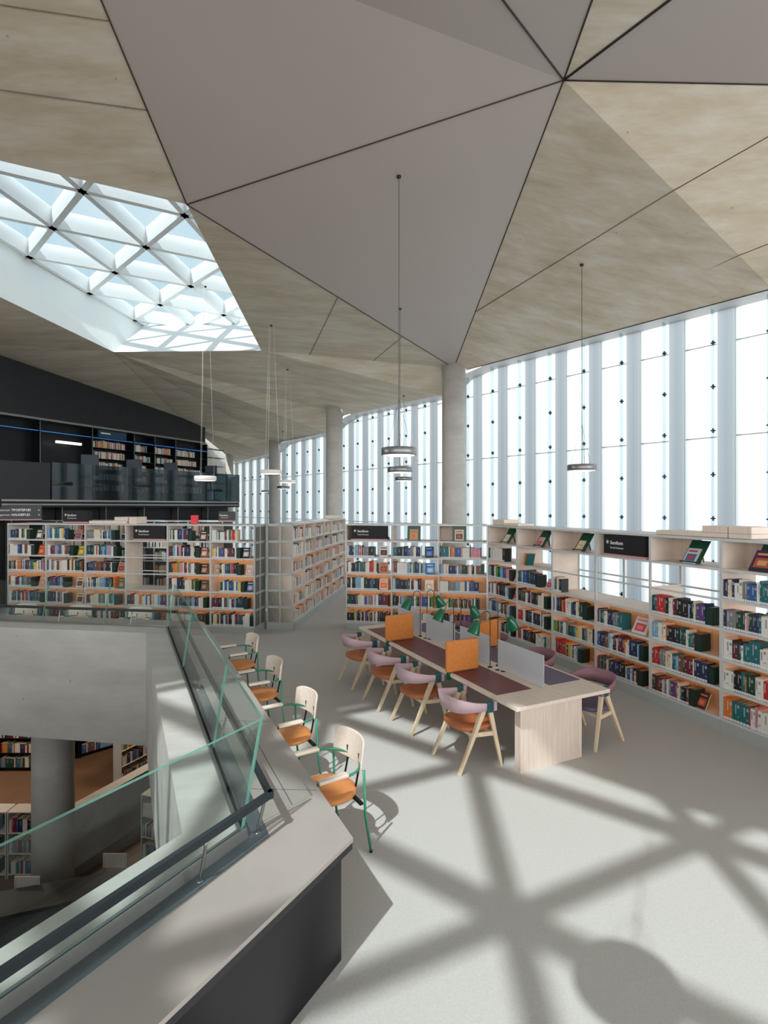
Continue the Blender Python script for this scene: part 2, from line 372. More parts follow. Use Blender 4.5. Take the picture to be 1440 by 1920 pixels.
# roof behind the camera with the second skylight
AX = A0.y
U = Vector((.09, 2.19, 0)); W = Vector((1.81, .86, 0)); NA = Vector((.873, 3.636, 0))
zr = 9.0
PF = [(-4.2, 5.7), (-2.0, 6.75), (-.87, 7.27), (-.2, 7.58), (.25, 7.0), (1.9, 5.78), (2.72, 5.0), (3.15, 4.68), (3.55, 4.35), (5.2, 3.2), (5.2, -1), (-4.5, -1.5)]
hole = [Vector((x-SUN[0]*zr, y-SUN[1]*zr, zr)) for x, y in PF]
import bmesh
bm = bmesh.new()
outer = [A0, A1, A2, A3, A4, A5, A7+Vector((0, 0, 2.0)), Vector((14, -9, zr)), Vector((-16, -9, zr)), Vector((-16, 12.5, zr)), L2+Vector((0, 0, .8))]
outer = [Vector((p.x, p.y, zr)) for p in outer]
for loop in (outer, hole):
    vs = [bm.verts.new(p) for p in loop]
    for i in range(len(vs)): bm.edges.new((vs[i], vs[(i+1) % len(vs)]))
bmesh.ops.triangle_fill(bm, edges=bm.edges[:], use_beauty=True)
me = bpy.data.meshes.new('roof'); bm.to_mesh(me); bm.free(); me.materials.append(M_conc)
o = bpy.data.objects.new('ceiling', me); COL.objects.link(o); tag(o, kind='structure')

def lattice(name, nodes, edges, w_, h_, z_off=0):
    mb = MB()
    for i, j in edges:
        a, b = Vector(nodes[i]), Vector(nodes[j]); mb.bar(a, b, w_, w_, ta=h_, tb=h_)
    return mb
# second skylight: triangular grid of white beams
zl = 9.45
nodes = {}; edges = []
for i in range(-4, 5):
    for j in range(-4, 4):
        p = NA+U*j+W*i
        q = Vector((p.x-SUN[0]*zl, p.y-SUN[1]*zl, zl)); nodes[(i, j)] = q
keys = list(nodes)
idx = {k_: n_ for n_, k_ in enumerate(keys)}
inside = lambda q: -9.5 < q.x < 3.5 and -7.5 < q.y < 3.8
for (i, j) in keys:
    for d in ((1, 0), (0, 1), (1, -1)):
        k2 = (i+d[0], j+d[1])
        if k2 in idx and inside(nodes[(i, j)]) and inside(nodes[k2]): edges.append((idx[(i, j)], idx[k2]))
used = sorted({a for e_ in edges for a in e_}); rm = {a: n_ for n_, a in enumerate(used)}
nl = [nodes[keys[a]] for a in used]
sk = empty('window_2'); tag(sk, kind='structure')
lattice('beam_lattice', nl, [(rm[a], rm[b]) for a, b in edges], .15, .22).build('beam_lattice', M_beam, sk)

# first skylight: flared white shaft, lattice and panes
T1 = Vector((V1.x, V1.y, 10)); T2 = at(505, 602, 10.0); T3 = at(272, 606, 10.0); T4 = at(-250, 297, 10.0); T5 = Vector((S5.x, S5.y, 10))
mb = MB()
mb.quad(S2, S3, T3, T2); mb.quad(S3, S4, T4, T3); mb.quad(V1, S2, T2, T1); mb.quad(S5, V1, T1, T5); mb.quad(S4, S5, T5, T4)
sh = mb.build('wall_skylight', M_shaft, kind='structure')
pn = [(98, 414), (274, 448), (217, 498), (361, 529), (78, 475), (181, 544), (309, 563), (276, 601), (437, 598)]
base = [at(x, y, 10.0) for x, y in pn]
g0 = base[1]; ga = Vector((1.90, .98, 0)); gb = Vector((-1.62, 1.56, 0)); gc = ga+gb
sk1 = empty('window_1'); tag(sk1, kind='structure')
nd = {}
for i in range(-6, 6):
    for j in range(-5, 9):
        nd[(i, j)] = g0+ga*i+gb*j
def pip(p, poly):
    c = False; n = len(poly)
    for i in range(n):
        a, b = poly[i], poly[(i+1) % n]
        if (a.y > p.y) != (b.y > p.y) and p.x < (b.x-a.x)*(p.y-a.y)/(b.y-a.y)+a.x: c = not c
    return c
TP = [T1, T2, T3, T4, T5]
def clip(a, b, poly):                                # keep the part of a beam that lies inside the shaft
    n = 40; ins = [pip(lerp(a, b, t/n), poly) for t in range(n+1)]
    if not any(ins): return None
    i0 = ins.index(True); i1 = n-ins[::-1].index(True)
    return lerp(a, b, i0/n), lerp(a, b, i1/n)
mb = MB()
for (i, j), p in nd.items():
    for d in ((1, 0), (0, 1), (1, 1)):
        q = nd.get((i+d[0], j+d[1]))
        if q is None: continue
        c = clip(p, q, TP)
        if c and (c[1]-c[0]).length > .05: mb.bar(c[0], c[1], .14, .14, ta=.46, tb=.46)
for i in range(5): mb.bar(TP[i], TP[(i+1) % 5], .2, .2, ta=.34, tb=.34)
mb.build('beam_lattice', M_beam, sk1)
mb = MB(); mb.add([p+Vector((0, 0, .2)) for p in TP], [(0, 1, 2, 3, 4)]); mb.build('skylight_pane', M_skyglass, sk1)
mb = MB(); mb.add([Vector((p.x, p.y, zl+.22)) for p in hole], [tuple(range(len(hole)))]); mb.build('skylight_pane', M_skyglass, sk)

# ------------------------------------------------------------------ structure: glass front
zprof = [(-8, A6.z), (n1, E1.z), (n1+.02, E1.z), (n3, E3.z), (n4, E4.z), (n5, E5.z), (n6, E6.z), (n7, E7.z), (n8, E8.z), (27, E8.z-.05)]
def ftop(n):
    for (a, za), (b, zb) in zip(zprof, zprof[1:]):
        if a <= n <= b: return za+(zb-za)*(n-a)/max(b-a, 1e-6)
    return zprof[-1][1]
fa = math.atan2(FD.y, FD.x)                          # local x runs along the front, local y = -inwards
mb = MB(); so = MB()
def fl(n, off, z): return (n, -off, z)               # local point, off measured inwards
NR = range(-7, 26)
frameM = Matrix.Translation((7.1, 11.4, 0)) @ Matrix.Rotation(fa, 4, 'Z')
sgn = 1 if (frameM.to_3x3() @ Vector((0, 1, 0))).dot(FN) > 0 else -1
def fl(n, off, z): return (n, sgn*off, z)
for n in NR:
    z0, z1, z2, z3 = ftop(n), ftop(n+.6), ftop(n+.68), ftop(n+1)
    o1, o2 = -.10, -.07
    for (a, oa, za), (b, ob, zb) in (((n, o1, z0), (n+.66, o1, z1)), ((n+.66, o1, z1), (n+.68, o2, z2)), ((n+.68, o2, z2), (n+.999, o2, z3)), ((n+.999, o2, z3), (n+.9999, o1, z3))):
        mb.quad(fl(a, oa, 0), fl(b, ob, 0), fl(b, ob, zb), fl(a, oa, za))
    so.quad(fl(n, -.2, z0), fl(n+1, -.2, z3), fl(n+1, .5, z3), fl(n, .5, z0))
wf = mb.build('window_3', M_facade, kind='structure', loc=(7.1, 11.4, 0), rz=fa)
so.build('ceiling', M_paint, kind='structure', loc=(7.1, 11.4, 0), rz=fa)
mb = MB()
for zz in (2.2, 4.3, 6.3):
    for n in NR:
        if ftop(n) > zz+.1: mb.box(n+.02, n+.66, -.115*sgn-.006, -.115*sgn+.006, zz-.012, zz+.012)
mb.build('trim_2', mat('glass_joint', (205, 214, 220), .5, var=.02), kind='structure', loc=(7.1, 11.4, 0), rz=fa)
clip_me = MB().box(-.045, .045, -.02, .02, -.012, .012).box(-.012, .012, -.02, .02, -.05, .05).box(-.015, .015, -.05, .05, -.015, .015).mesh('clip', M_clip)
for n in NR:
    p = G(n, .16); zt = ftop(n)-.02
    t = empty('glass_fin', 'vertical glass stiffening fin with steel clips, one of the identical row along the translucent wall', 'glass fin', 'glass fins along the window wall', p, fa)
    fm = MB(); fm.box(-.008, .008, -.05, .10, .02, zt); fm.build('fin_blade', M_fin, t)
    for q in range(-2, 6):
        z = 2.55+.93*q
        if z < zt-.1: child('clip', clip_me, t, (0, 0, z))

# ------------------------------------------------------------------ structure: floors, walls, columns
C1 = Vector((-.192, 3.317)); dN = Vector((-.51, -.86)).normalized(); nN = Vector((-.86, .51)).normalized()
dF = Vector((-.44, .9)).normalized(); nF = Vector((-.9, -.44)).normalized()
dT = Vector((-.988, .156)).normalized(); nT = Vector((-.156, -.988)).normalized()
T0 = Vector((-3.73, 8.67))-nT*.95
def isect(p, d, q, e_):
    cr_ = d.x*e_.y-d.y*e_.x; r = q-p; t = (r.x*e_.y-r.y*e_.x)/cr_; return p+d*t
def line(o):                                         # the parapet line at offset o from the desk's outer edge
    cN = isect(C1+nN*o, dN, C1+nF*o, dF); cF = isect(C1+nF*o, dF, T0+nT*o, dT)
    return [cN+dN*4.6, cN, cF, cF+dT*10]
def strip(mb, o1, z1, o2, z2, mi=0):
    a, b = line(o1), line(o2)
    for i in range(3): mb.quad((a[i].x, a[i].y, z1), (a[i+1].x, a[i+1].y, z1), (b[i+1].x, b[i+1].y, z2), (b[i].x, b[i].y, z2), mi=mi)
vl = line(.93)
mb = MB()
ext = vl[0]+dN*6
poly = [(-16, vl[3].y+.4), (-16, 36), (16, 36), (16, -9), (ext.x, -9), (ext.x, ext.y), (vl[1].x, vl[1].y), (vl[2].x, vl[2].y), (vl[3].x, vl[3].y)]
mb.prism(poly, -.45, 0); mb.build('floor', M_floor, kind='structure')
mb = MB()
strip(mb, .62, .765, .95, .74); strip(mb, .95, .74, .95, -1.1); strip(mb, .95, -1.1, .55, -1.1); strip(mb, .55, -1.1, .55, 0); strip(mb, .62, .765, .62, .1); strip(mb, .58, 0, .58, .72)
mb.build('wall_atrium', M_conc2, kind='structure')
for (x, y) in ((-9.5, 12.4), (-6.0, 13.8), (-11.5, 14.2)):
    ld = bpy.data.lights.new('lower_ceiling_light', 'AREA'); ld.shape = 'DISK'; ld.size = .5; ld.energy = 38; ld.color = (1, .82, .62)
    lo_ = bpy.data.objects.new('lower_ceiling_light', ld); COL.objects.link(lo_); lo_.location = (x, y, -.5)
mb = MB()
for px in (112,):
    f0 = isect(Vector((0, 0)), Vector(((px-CX)/F, 1)), T0+nT*.936, dT); mb.tube([(f0.x, f0.y, .7), (f0.x-.12, f0.y+.018, -.25), (f0.x-.32, f0.y+.05, -1.05)], .006, 4)
mb.build('trim_5', M_joint, kind='structure')
mb = MB(); mb.box(-18, 16, -9, 36, -4.6, -4.4); mb.build('floor', M_lowfloor, kind='structure')
mb = MB(); mb.box(-16.2, -16, 12.4, 36, -4.4, 9); mb.box(-16.2, -16, -9, 12.4, -4.4, 3); mb.box(-16.2, -16, -9, 12.4, 7.5, 9); mb.box(-16.2, -16, -9, 7, 3, 7.5); mb.build('wall_left', M_conc2, kind='structure')  # unseen side opening added to let in more sky light
mb = MB(); mb.box(-16, 14, -9.2, -9, -4.4, 1.8); mb.box(-16, 14, -9.2, -9, 7, 9); mb.build('wall_rear', M_conc2, kind='structure')  # unseen opening added behind the camera to brighten the room
mb = MB(); mb.box(-16, 16, 36, 36.2, -4.4, 9); mb.build('wall_back', M_conc2, kind='structure')
mb = MB(); mb.box(14, 14.2, -9, 4, 0, 1); mb.box(16, 16.2, -9, 36, -4.4, 0); mb.build('wall_right', M_conc2, kind='structure')  # unseen wall kept low to let more sky light in
wA = Vector((-14.65, 12.5)); wK = Vector((-8.63, 25.1)); wD = Vector((4.3, 9)).normalized()
mb = MB()
pf = [(L2, 12.5), (L1, 16), (K, 24.5)]
wp = [Vector((-14.65, 12.5, 8.2)), Vector((L1.x, L1.y, L1.z)), Vector((K.x, K.y, K.z)), Vector((wK.x, wK.y, 6.42))]
for a, b in zip(wp, wp[1:]): mb.quad((a.x, a.y, 0), (b.x, b.y, 0), b, a)
mb.quad((wK.x, wK.y, 0), (wK.x-.9, wK.y+.45, 0), (wK.x-.9, wK.y+.45, 6.6), (wK.x, wK.y, 6.42))
mb.build('wall_black', M_black, kind='structure')
mb = MB(); ge = G(26, .3)
mb.quad((wK.x-.3, wK.y+.3, 0), (ge.x, ge.y, 0), (ge.x, ge.y, 5.6), (wK.x-.3, wK.y+.3, 6.5)); mb.build('wall_end', M_conc2, kind='structure')
col = lambda r, z0, z1: MB().lathe([(0, z0), (r, z0), (r, z1), (0, z1)], 40)
for (x, y, r, zt, lb) in ((V2.x+.01, V2.y, .0228*V2.y, ceil_z(V2.x, V2.y)+.12, 'thick round concrete column behind the far bookcases, by the middle of the glass wall'),
                      (C2.x, 21, .325, ceil_z(C2.x, 21)+.1, 'round concrete column behind the long angled bookcase'),
                      (C3.x, 26.5, .28, C3.z+.1, 'shaded round concrete column behind the small hanging lamps'),
                      (-8.4, 29, .2, 5.6, 'slim distant concrete column beyond the balcony')):
    col(r, 0, zt).build('concrete_column', M_conc2, label=lb, cat='column', loc=(x, y, 0))
col(.35, -4.4, -.45).build('concrete_column', M_conc2, label='round concrete column on the lower floor seen through the glass balustrade', cat='column', loc=(-6.2, 10, 0))

# ------------------------------------------------------------------ bookcases
ORD = ['first', 'second', 'third', 'fourth', 'fifth', 'sixth', 'seventh', 'eighth', 'ninth', 'tenth', 'eleventh', 'twelfth', 'thirteenth', 'fourteenth', 'fifteenth', 'sixteenth',
       'seventeenth', 'eighteenth', 'nineteenth', 'twentieth', 'twenty-first', 'twenty-second', 'twenty-third', 'twenty-fourth', 'twenty-fifth', 'twenty-sixth', 'twenty-seventh',
       'twenty-eighth', 'twenty-ninth', 'thirtieth'] + ['%d-th' % i for i in range(31, 60)]
ROWN = ['bottom', 'second', 'third', 'fourth', 'fifth', 'top']
PAL = {'navy': (34, 46, 84), 'blue': (44, 92, 150), 'pale blue': (126, 168, 196), 'teal': (28, 104, 110), 'dark green': (24, 66, 52), 'bright green': (84, 158, 58),
       'white': (226, 223, 216), 'cream': (222, 208, 180), 'grey': (128, 128, 130), 'black': (26, 26, 30), 'maroon': (108, 34, 48), 'red': (186, 46, 44),
       'orange': (216, 122, 50), 'yellow': (216, 188, 80), 'purple': (92, 62, 122), 'pink': (206, 138, 156), 'brown': (108, 76, 56)}
WT = {'navy': 9, 'blue': 6, 'pale blue': 6, 'teal': 7, 'dark green': 8, 'bright green': 1, 'white': 19, 'cream': 9, 'grey': 5, 'black': 12, 'maroon': 6, 'red': 2, 'orange': 2, 'yellow': 1, 'purple': 2, 'pink': 2, 'brown': 3}
NAMES = list(PAL); WTS = [WT[n] for n in NAMES]
PAGE = lin((232, 206, 172)); WHT = lin((232, 232, 230))
PITCH, ZB, HTOP, DEP = .372, .17, 2.402, .62
books = []                                           # frame, x, z, thickness, depth, height, colour, place
def fill(M, x0, x1, z, place, maxh=.30, rnd=random, dark=1, y=.02, light=False):
    x = x0; n = 0; hb = rnd.uniform(.22, .26); last = None; run = 0
    while x < x1-.02:
        if run <= 0: cname = rnd.choices(NAMES, WTS)[0]; run = rnd.choice([1, 1, 1, 1, 2, 2, 3, 4]); t = rnd.uniform(.014, .04); h = min(maxh, max(.185, rnd.gauss(hb, .016))); d = rnd.uniform(.14, .19)
        if light and rnd.random() < .55: cname = rnd.choice(['white', 'cream', 'white', 'orange', 'grey'])
        run -= 1
        if x+t > x1: break
        n += 1; books.append((M, x, z, t-.0015, d, h+rnd.uniform(-.003, .003), cname, place+(n,), y)); x += t
    return x

def case(M, w_, rows, label, place, open_rows=(), panel_rows=(0, 1, 2), leds=(0, 1, 2, 3), mats=None, left_open=False, right_open=False, no_board=(), cat='bookcase', group=None, name='bookcase', top6=6, end=None, halfback=(), skip=()):
    paint, wood, back, plinth = mats or (M_paint, M_wood, M_woodback, M_plinth)
    o = empty(name, label, cat, group); o.matrix_world = M
    nr = top6; H = ZB+nr*PITCH
    for x, nm in ((0, 'upright'), (w_-.019, 'upright')):
        m = MB(); zz = [0]+[ZB+PITCH*r for r in range(nr+1)]
        for r in range(-1, nr):
            if r in skip or (x > 0 and r+20 in skip): continue
            m.box(x, x+.016, .02, DEP-.02, zz[r+1], zz[r+2], 1)
        m.box(x, x+.016, 0, .02, 0, H+.002, 0); m.box(x, x+.016, DEP-.02, DEP, 0, H+.002, 0); m.build(nm, [paint, wood], o)
    for r in range(nr+1):
        if r in no_board: continue
        z = ZB+PITCH*r
        m = MB(); m.box(.016, w_-.019, .012, DEP-.012, z-.022, z, 1); m.box(.016, w_-.019, 0, .012, z-.03, z+.004, 0); m.box(.016, w_-.019, DEP-.012, DEP, z-.03, z+.004, 0)
        s_ = m.build('shelf_board', [paint, wood if r < nr else paint], o)
        if r-1 in leds and r > 0: MB().box(.05, w_-.05, .235, .25, z-.034, z-.0225).build('light_strip', M_led, s_)
    m = MB(); m.box(.001, w_-.004, -.004, .012, 0, ZB-.025); m.box(0.001, w_-.004, DEP-.012, DEP+.004, 0, ZB-.025); m.build('plinth', plinth, o)
    if panel_rows:
        m = MB()
        for r in panel_rows: m.box(.016, w_-.016, .295, .31, ZB+PITCH*r, ZB+PITCH*(r+1)-.022)
        m.build('back_panel', back, o)
    if halfback:
        m = MB()
        for r in halfback: m.box(.016, w_*.42, .45, .465, ZB+PITCH*r, ZB+PITCH*(r+1)-.022)
        m.build('back_panel', M_woodv, o)
    for r in no_board:                                # thin cross rails where a board is left out
        z = ZB+PITCH*r; m = MB(); m.box(.016, w_-.016, .005, .02, z-.03, z-.005); m.box(.016, w_-.016, DEP-.02, DEP-.005, z-.03, z-.005); m.build('cross_rail', paint, o)
    if end is not None:
        x = end; m = MB(); m.quad((x, 0, 0), (x, DEP, 0), (x, DEP, H), (x, 0, H)); m.build('end_panel', M_mesh, o)
        m = MB(); sg = .012 if end > .1 else -.012
        for r in range(nr+1): m.box(min(x, x+sg), max(x, x+sg), 0, DEP, ZB+PITCH*r-.05, ZB+PITCH*r)
        for yy in (0, DEP/2-.02, DEP-.03): m.box(min(x, x+sg), max(x, x+sg), yy, yy+.035, 0, H)
        m.box(min(x, x+sg*1.2), max(x, x+sg*1.2), 0, DEP, 0, ZB-.02); m.build('end_frame', plinth, o)
    return o

bookend_me = MB().box(-.004, .004, .0, .17, 0, .21).box(-.1, .004, .0, .17, 0, .003).mesh('bookend', M_bookend)
bookend_blk = MB().box(0, .085, .0, .18, 0, .225).mesh('bookend', M_bookend)
def bookend(M, x, z, label, blk=True):
    o = bpy.data.objects.new('bookend', bookend_blk if blk else bookend_me); COL.objects.link(o); o.matrix_world = M @ Matrix.Translation((x+.003, .025, z+.001))
    tag(o, label, 'bookend', 'dark green bookends on the shelves')
def faceout(M, x, z, c1, c2, label, w_=.17, h=.235, lean=.22, y=.07, stand=False, c3=None):
    Mx = M @ Matrix.Translation((x, y, z+.002)) @ Matrix.Rotation(-lean, 4, 'X')
    m = MB(); a = lin(c1); p = PAGE
    m.box(-w_/2, w_/2, 0, .022, 0, h, 0, [a, p, a, p, a, a])
    o = m.build('display_book', M_book); o.matrix_world = Mx; tag(o, label, 'book', 'books displayed cover outward')
    m = MB(); b = lin(c2); e_ = lin(c3 or tuple(min(255, v+40) for v in c2))
    m.box(-w_*.36, w_*.36, -.002, 0, h*.16, h*.62, 0, b); m.box(-w_*.22, w_*.18, -.003, -.002, h*.26, h*.5, 0, e_); m.box(-w_*.38, w_*.3, -.002, 0, h*.76, h*.86, 0, e_)
    q = m.build('cover_picture', M_book, o)
    return o
def stand(M, x, z, label, w_=.27, h=.36, lean=.62, y=.03):
    o = empty('book_stand', label, 'book stand', 'sloping green book stands on top shelves'); o.matrix_world = M @ Matrix.Translation((x, y, z+.024 if lean > .3 else z+.01))
    R_ = Matrix.Rotation(-lean, 4, 'X')
    MB().box(-w_/2, w_/2, 0, .008, 0, h, M=R_).build('stand_board', M_stand, o)
    MB().box(-w_/2-.01, w_/2+.01, -.035, .0, 0, .01, M=R_).build('stand_lip', M_stand, o)
    MB().bar((0, .015+h*.75*math.sin(lean), h*.8*math.cos(lean)), (0, .25, 0), .03, .03, ta=.004, tb=.004).build('stand_strut', M_stand, o)
    return o
def logo(parent, x, y, z, r, rot):
    m = MB()
    for k in range(8):
        a = k*PI/4; m.bar((0, 0, 0), (r*math.cos(a), r*math.sin(a), 0), r*.28, r*.2, ta=.002, tb=.002)
    m.lathe([(r*.3, 0), (r*.45, 0), (r*.45, .002), (r*.3, .002), (r*.3, 0)], 12)
    o = m.build('emblem', M_text, parent); o.location = (x, y, z); o.rotation_euler = rot
def sign(M, x0, x1, z, h, label, size=.075, y=-.012, mat_=None):
    o = empty('shelf_sign', label, 'sign'); o.matrix_world = M @ Matrix.Translation((x0, y, z+.006))
    w_ = x1-x0; h = h-.008
    MB().box(0, w_, 0, .16, .035, h).build('sign_board', mat_ or M_signblk, o)
    MB().box(-.01, w_+.01, -.004, .17, 0, .033).build('sign_base', M_signpink, o)
    text('Samfunn', size, o, (w_*.17, -.003, h*.56), (PI/2, 0, 0), M_text, bold=.0012)
    text('Social Sciences', size*.58, o, (w_*.17, -.003, h*.36), (PI/2, 0, 0), M_text)
    logo(o, w_*.1, -.004, h*.66, size*.42, (PI/2, 0, 0))
    return o
def tray(M, x0, x1, y0, y1, z0, z1, label, name='storage_box', cat='box'):
    o = MB().box(0, x1-x0, 0, y1-y0, 0, z1-z0).build(name, M_wood); o.matrix_world = M @ Matrix.Translation((x0, y0, z0)); bevel(o, .004, 2); tag(o, label, cat)

def runM(p, d, i, w_):
    d = Vector(d).normalized(); a = math.atan2(d.y, d.x); q = Vector(p)+d*(i*w_)
    return Matrix.Translation((q.x, q.y, 0)) @ Matrix.Rotation(a, 4, 'Z')
rz_ = lambda r: ZB+PITCH*r
# --- right-hand run: i = 0 at the corner ... 5 at the frame edge
RP, RD, RW = (2.25, 11.6), (.364, -.9315), 1.066
RL = ['grey open bookcase just right of the corner, nearest the back row of bookcases', 'second grey open bookcase from the corner, tilted books on its fifth shelf',
      'third grey open bookcase from the corner, with an empty reading ledge', 'grey open bookcase holding the Samfunn sign above an empty ledge, facing the table end',
      'tall grey bookcase carrying the green stand with the blue display book', 'tall grey bookcase cut by the photo edge, under the purple display book', 'grey bookcase past the photo edge, last of the window run']
RLOC = ['in the corner case', 'in second case from corner', 'in third case from corner', 'under the nearest Samfunn sign', 'under the blue display book', 'under the purple display book', 'in the last case']
RR = [  # fill per row bottom to top: (fraction, bookend)
      [(.9, 1), (.85, 1), (.72, 1), (.74, 1), (.6, 0), None],
      [(.96, 0), (.80, 1), (.86, 1), (.56, 1), (.0, 0), None],
      [(.62, 1), (.97, 0), (.72, 1), (.22, 0), None, None],
      [(.80, 1), (.90, 1), (.52, 0), None, None, None],
      [(.58, 1), (.92, 1), (.66, 1), (.90, 1), None, None],
      [(.98, 0), (.98, 0), (.98, 0), (.98, 0), (.98, 0), None],
      [(.9, 0), (.9, 0), (.9, 0), (.9, 0), (.9, 0), None]]
RNB = [(), (), (4,), (4,), (4,), (), ()]
for i in range(7):
    M = runM(RP, RD, i, RW)
    case(M, RW, None, RL[i], i, panel_rows=(0, 1, 2), no_board=RNB[i], halfback=(5,), skip=((), (), (3, 4), (3, 4), (4,), (), ())[i])
    for r, s_ in enumerate(RR[i]):
        if not s_ or s_[0] == 0: continue
        f, be = s_
        x = fill(M, .022, .02+(RW-.04)*f-(.09 if be and f > .85 else 0), rz_(r), ('R', i, r))
        if be: bookend(M, x, rz_(r), f'dark green bookend on the {ROWN[r]} shelf, {RLOC[i]}')
    if i in (0, 1, 2, 4, 5):
        x = {0: .62, 1: .66, 2: .66, 4: .62, 5: .5}[i]
        stand(M, x, rz_(5), 'sloping green book stand on the top shelf ' + RLOC[i].replace('under the', 'behind the'))
M = [runM(RP, RD, i, RW) for i in range(7)]
rnd_c = [((226, 212, 196), (206, 190, 170)), ((228, 200, 190), (180, 70, 80)), ((228, 214, 180), (198, 180, 140))]
for i, (a, b) in enumerate(rnd_c):
    faceout(M[i], (.62, .66, .66)[i]-.02, rz_(5)+.02, a, b, ['cream book on the green stand nearest the corner', 'pale pink book with red figure on the second green stand from corner', 'pale yellow book on the green stand left of the nearest Samfunn sign'][i], .15, .21, .62, .012)
faceout(M[4], .60, rz_(5)+.02, (200, 206, 214), (60, 110, 160), 'blue and red picture book on the green stand under wooden trays', .19, .235, .62, .012, c3=(196, 70, 60))
faceout(M[5], .46, rz_(5)+.02, (86, 44, 84), (190, 96, 60), 'purple book with orange cover picture on the green stand at photo edge', .26, .28, .62, .012, c3=(226, 170, 120))
faceout(M[3], .82, rz_(2)+.01, (214, 216, 214), (206, 80, 90), 'white book with red pattern propped open beside black books', .25, .26, .5, .04)
faceout(M[4], .74, rz_(0), (70, 46, 40), (200, 90, 60), 'dark book leaning face out on the bottom shelf beside a bookend', .15, .22, .5, .05)
faceout(M[0], .84, rz_(3), (224, 200, 204), (150, 60, 80), 'pale pink book leaning at the end of the fourth shelf by corner', .13, .2, .4)
faceout(M[0], .86, rz_(2), (226, 190, 196), (190, 60, 70), 'pink book with red mark leaning on the third shelf by corner', .14, .22, .4)
faceout(M[1], .86, rz_(3), (222, 190, 196), (180, 70, 90), 'pink and white leaflet book beside the wide green bookend', .16, .2, .5)
for k, (xx, cn) in enumerate(((.06, 'cream'), (.12, 'orange'), (.18, 'teal'))):
    m = MB(); m.box(0, .026, 0, .17, 0, .24, 0, [lin(PAL[cn]), PAGE]+[lin(PAL[cn])]*4); o = m.build('book', M_book); o.matrix_world = M[1] @ Matrix.Translation((xx+.06, .03, rz_(4)+.002)) @ Matrix.Rotation(.28, 4, 'Y')
    tag(o, f'tilted {cn} book leaning on the fifth shelf, second case from corner', 'book', 'books on the window run shelves')
sign(M[3], .2, .99, rz_(5), .335, 'black Samfunn sign on the window side run, facing the table end')
tray(M[4], .0, 1.06, .12, .5, HTOP+.004, HTOP+.064, 'long low wooden tray on top of the bookcases at right', 'storage_tray', 'tray')
tray(M[5], .01, .3, .12, .5, HTOP+.004, HTOP+.064, 'short wooden tray under the taller box at right', 'storage_tray', 'tray')
tray(M[4], .72, 1.06, .12, .5, HTOP+.066, HTOP+.15, 'wooden box stacked on the trays at right, above display book')
tray(M[5], .01, .3, .12, .5, HTOP+.066, HTOP+.15, 'wooden box at the end of the stacked trays, by the photo edge')
tray(M[0], .02, .45, .12, .5, HTOP+.004, HTOP+.12, 'wooden box on top of the bookcase at the corner')
tray(M[0], .46, .95, .12, .5, HTOP+.004, HTOP+.05, 'low pale tray beside the box on the corner bookcase', 'storage_tray', 'tray')
# --- back run
BP, BD, BW = (-.866, 12.2), (3.116, -.6), 1.057
BL = ['grey bookcase with a black sign, left end of the row facing the table', 'middle grey bookcase of three facing the table, orange display book on top', 'grey bookcase right of the middle one, in front of the round column']
BLOC = ['left case facing the table', 'middle case facing the table', 'case facing the table before the column']
BR = [[(.98, 0), (.96, 0), (.72, 0), (.7, 0), (.64, 0), None], [(.9, 0), (.9, 0), (.62, 0), (.74, 0), (.66, 0), None], [(.85, 0), (.8, 1), (.86, 0), (.97, 0), (.9, 0), None]]
for i in range(3):
    Mi = runM(BP, BD, i, BW)
    case(Mi, BW, None, BL[i], i, halfback=(5,) if i != 1 else (), end=(0 if i == 0 else None))
    for r, s_ in enumerate(BR[i]):
        if not s_: continue
        x = fill(Mi, .022, .02+(BW-.04)*s_[0], rz_(r), ('B', i, r))
        if s_[1]: bookend(Mi, x, rz_(r), f'dark green bookend on the {ROWN[r]} shelf of the {BLOC[i]}')
M = [runM(BP, BD, i, BW) for i in range(3)]
sign(M[0], .13, .95, rz_(5), .335, 'black Samfunn sign in the left case facing the table')
for i, x in ((1, .5), (2, .45)): stand(M[i], x, rz_(5), 'upright green book stand, top row, ' + BLOC[i], .3, .33, .12)
faceout(M[1], .5, rz_(5)+.015, (176, 138, 118), (232, 146, 40), 'brown and orange book on the green stand in middle case', .19, .25, .12, .015, c3=(180, 120, 100))
faceout(M[2], .45, rz_(5)+.015, (212, 190, 170), (96, 52, 44), 'cream book with dark figure on the green stand before column', .2, .25, .12, .015, c3=(170, 100, 80))
for (i, x, r, a, b, lb) in [(0, .86, 4, (232, 208, 200), (60, 34, 38), 'cream book with dark heart on cover, in case left of table lamps'),
        (0, .86, 3, (196, 130, 96), (150, 60, 40), 'brown patterned book standing face out on fourth shelf, left case'), (0, .86, 2, (232, 196, 190), (240, 110, 40), 'pink book with orange lower half, third shelf of left case'),
        (1, .84, 4, (24, 28, 34), (60, 110, 190), 'black book with blue and yellow picture, middle case facing table'), (1, .86, 3, (52, 108, 176), (150, 190, 220), 'bright blue book face out on fourth shelf, middle case'),
        (1, .84, 2, (236, 220, 204), (214, 190, 176), 'plain cream book standing face out above the desk lamps')]:
    faceout(M[i], x, rz_(r), a, b, lb, .2, .25, .16)
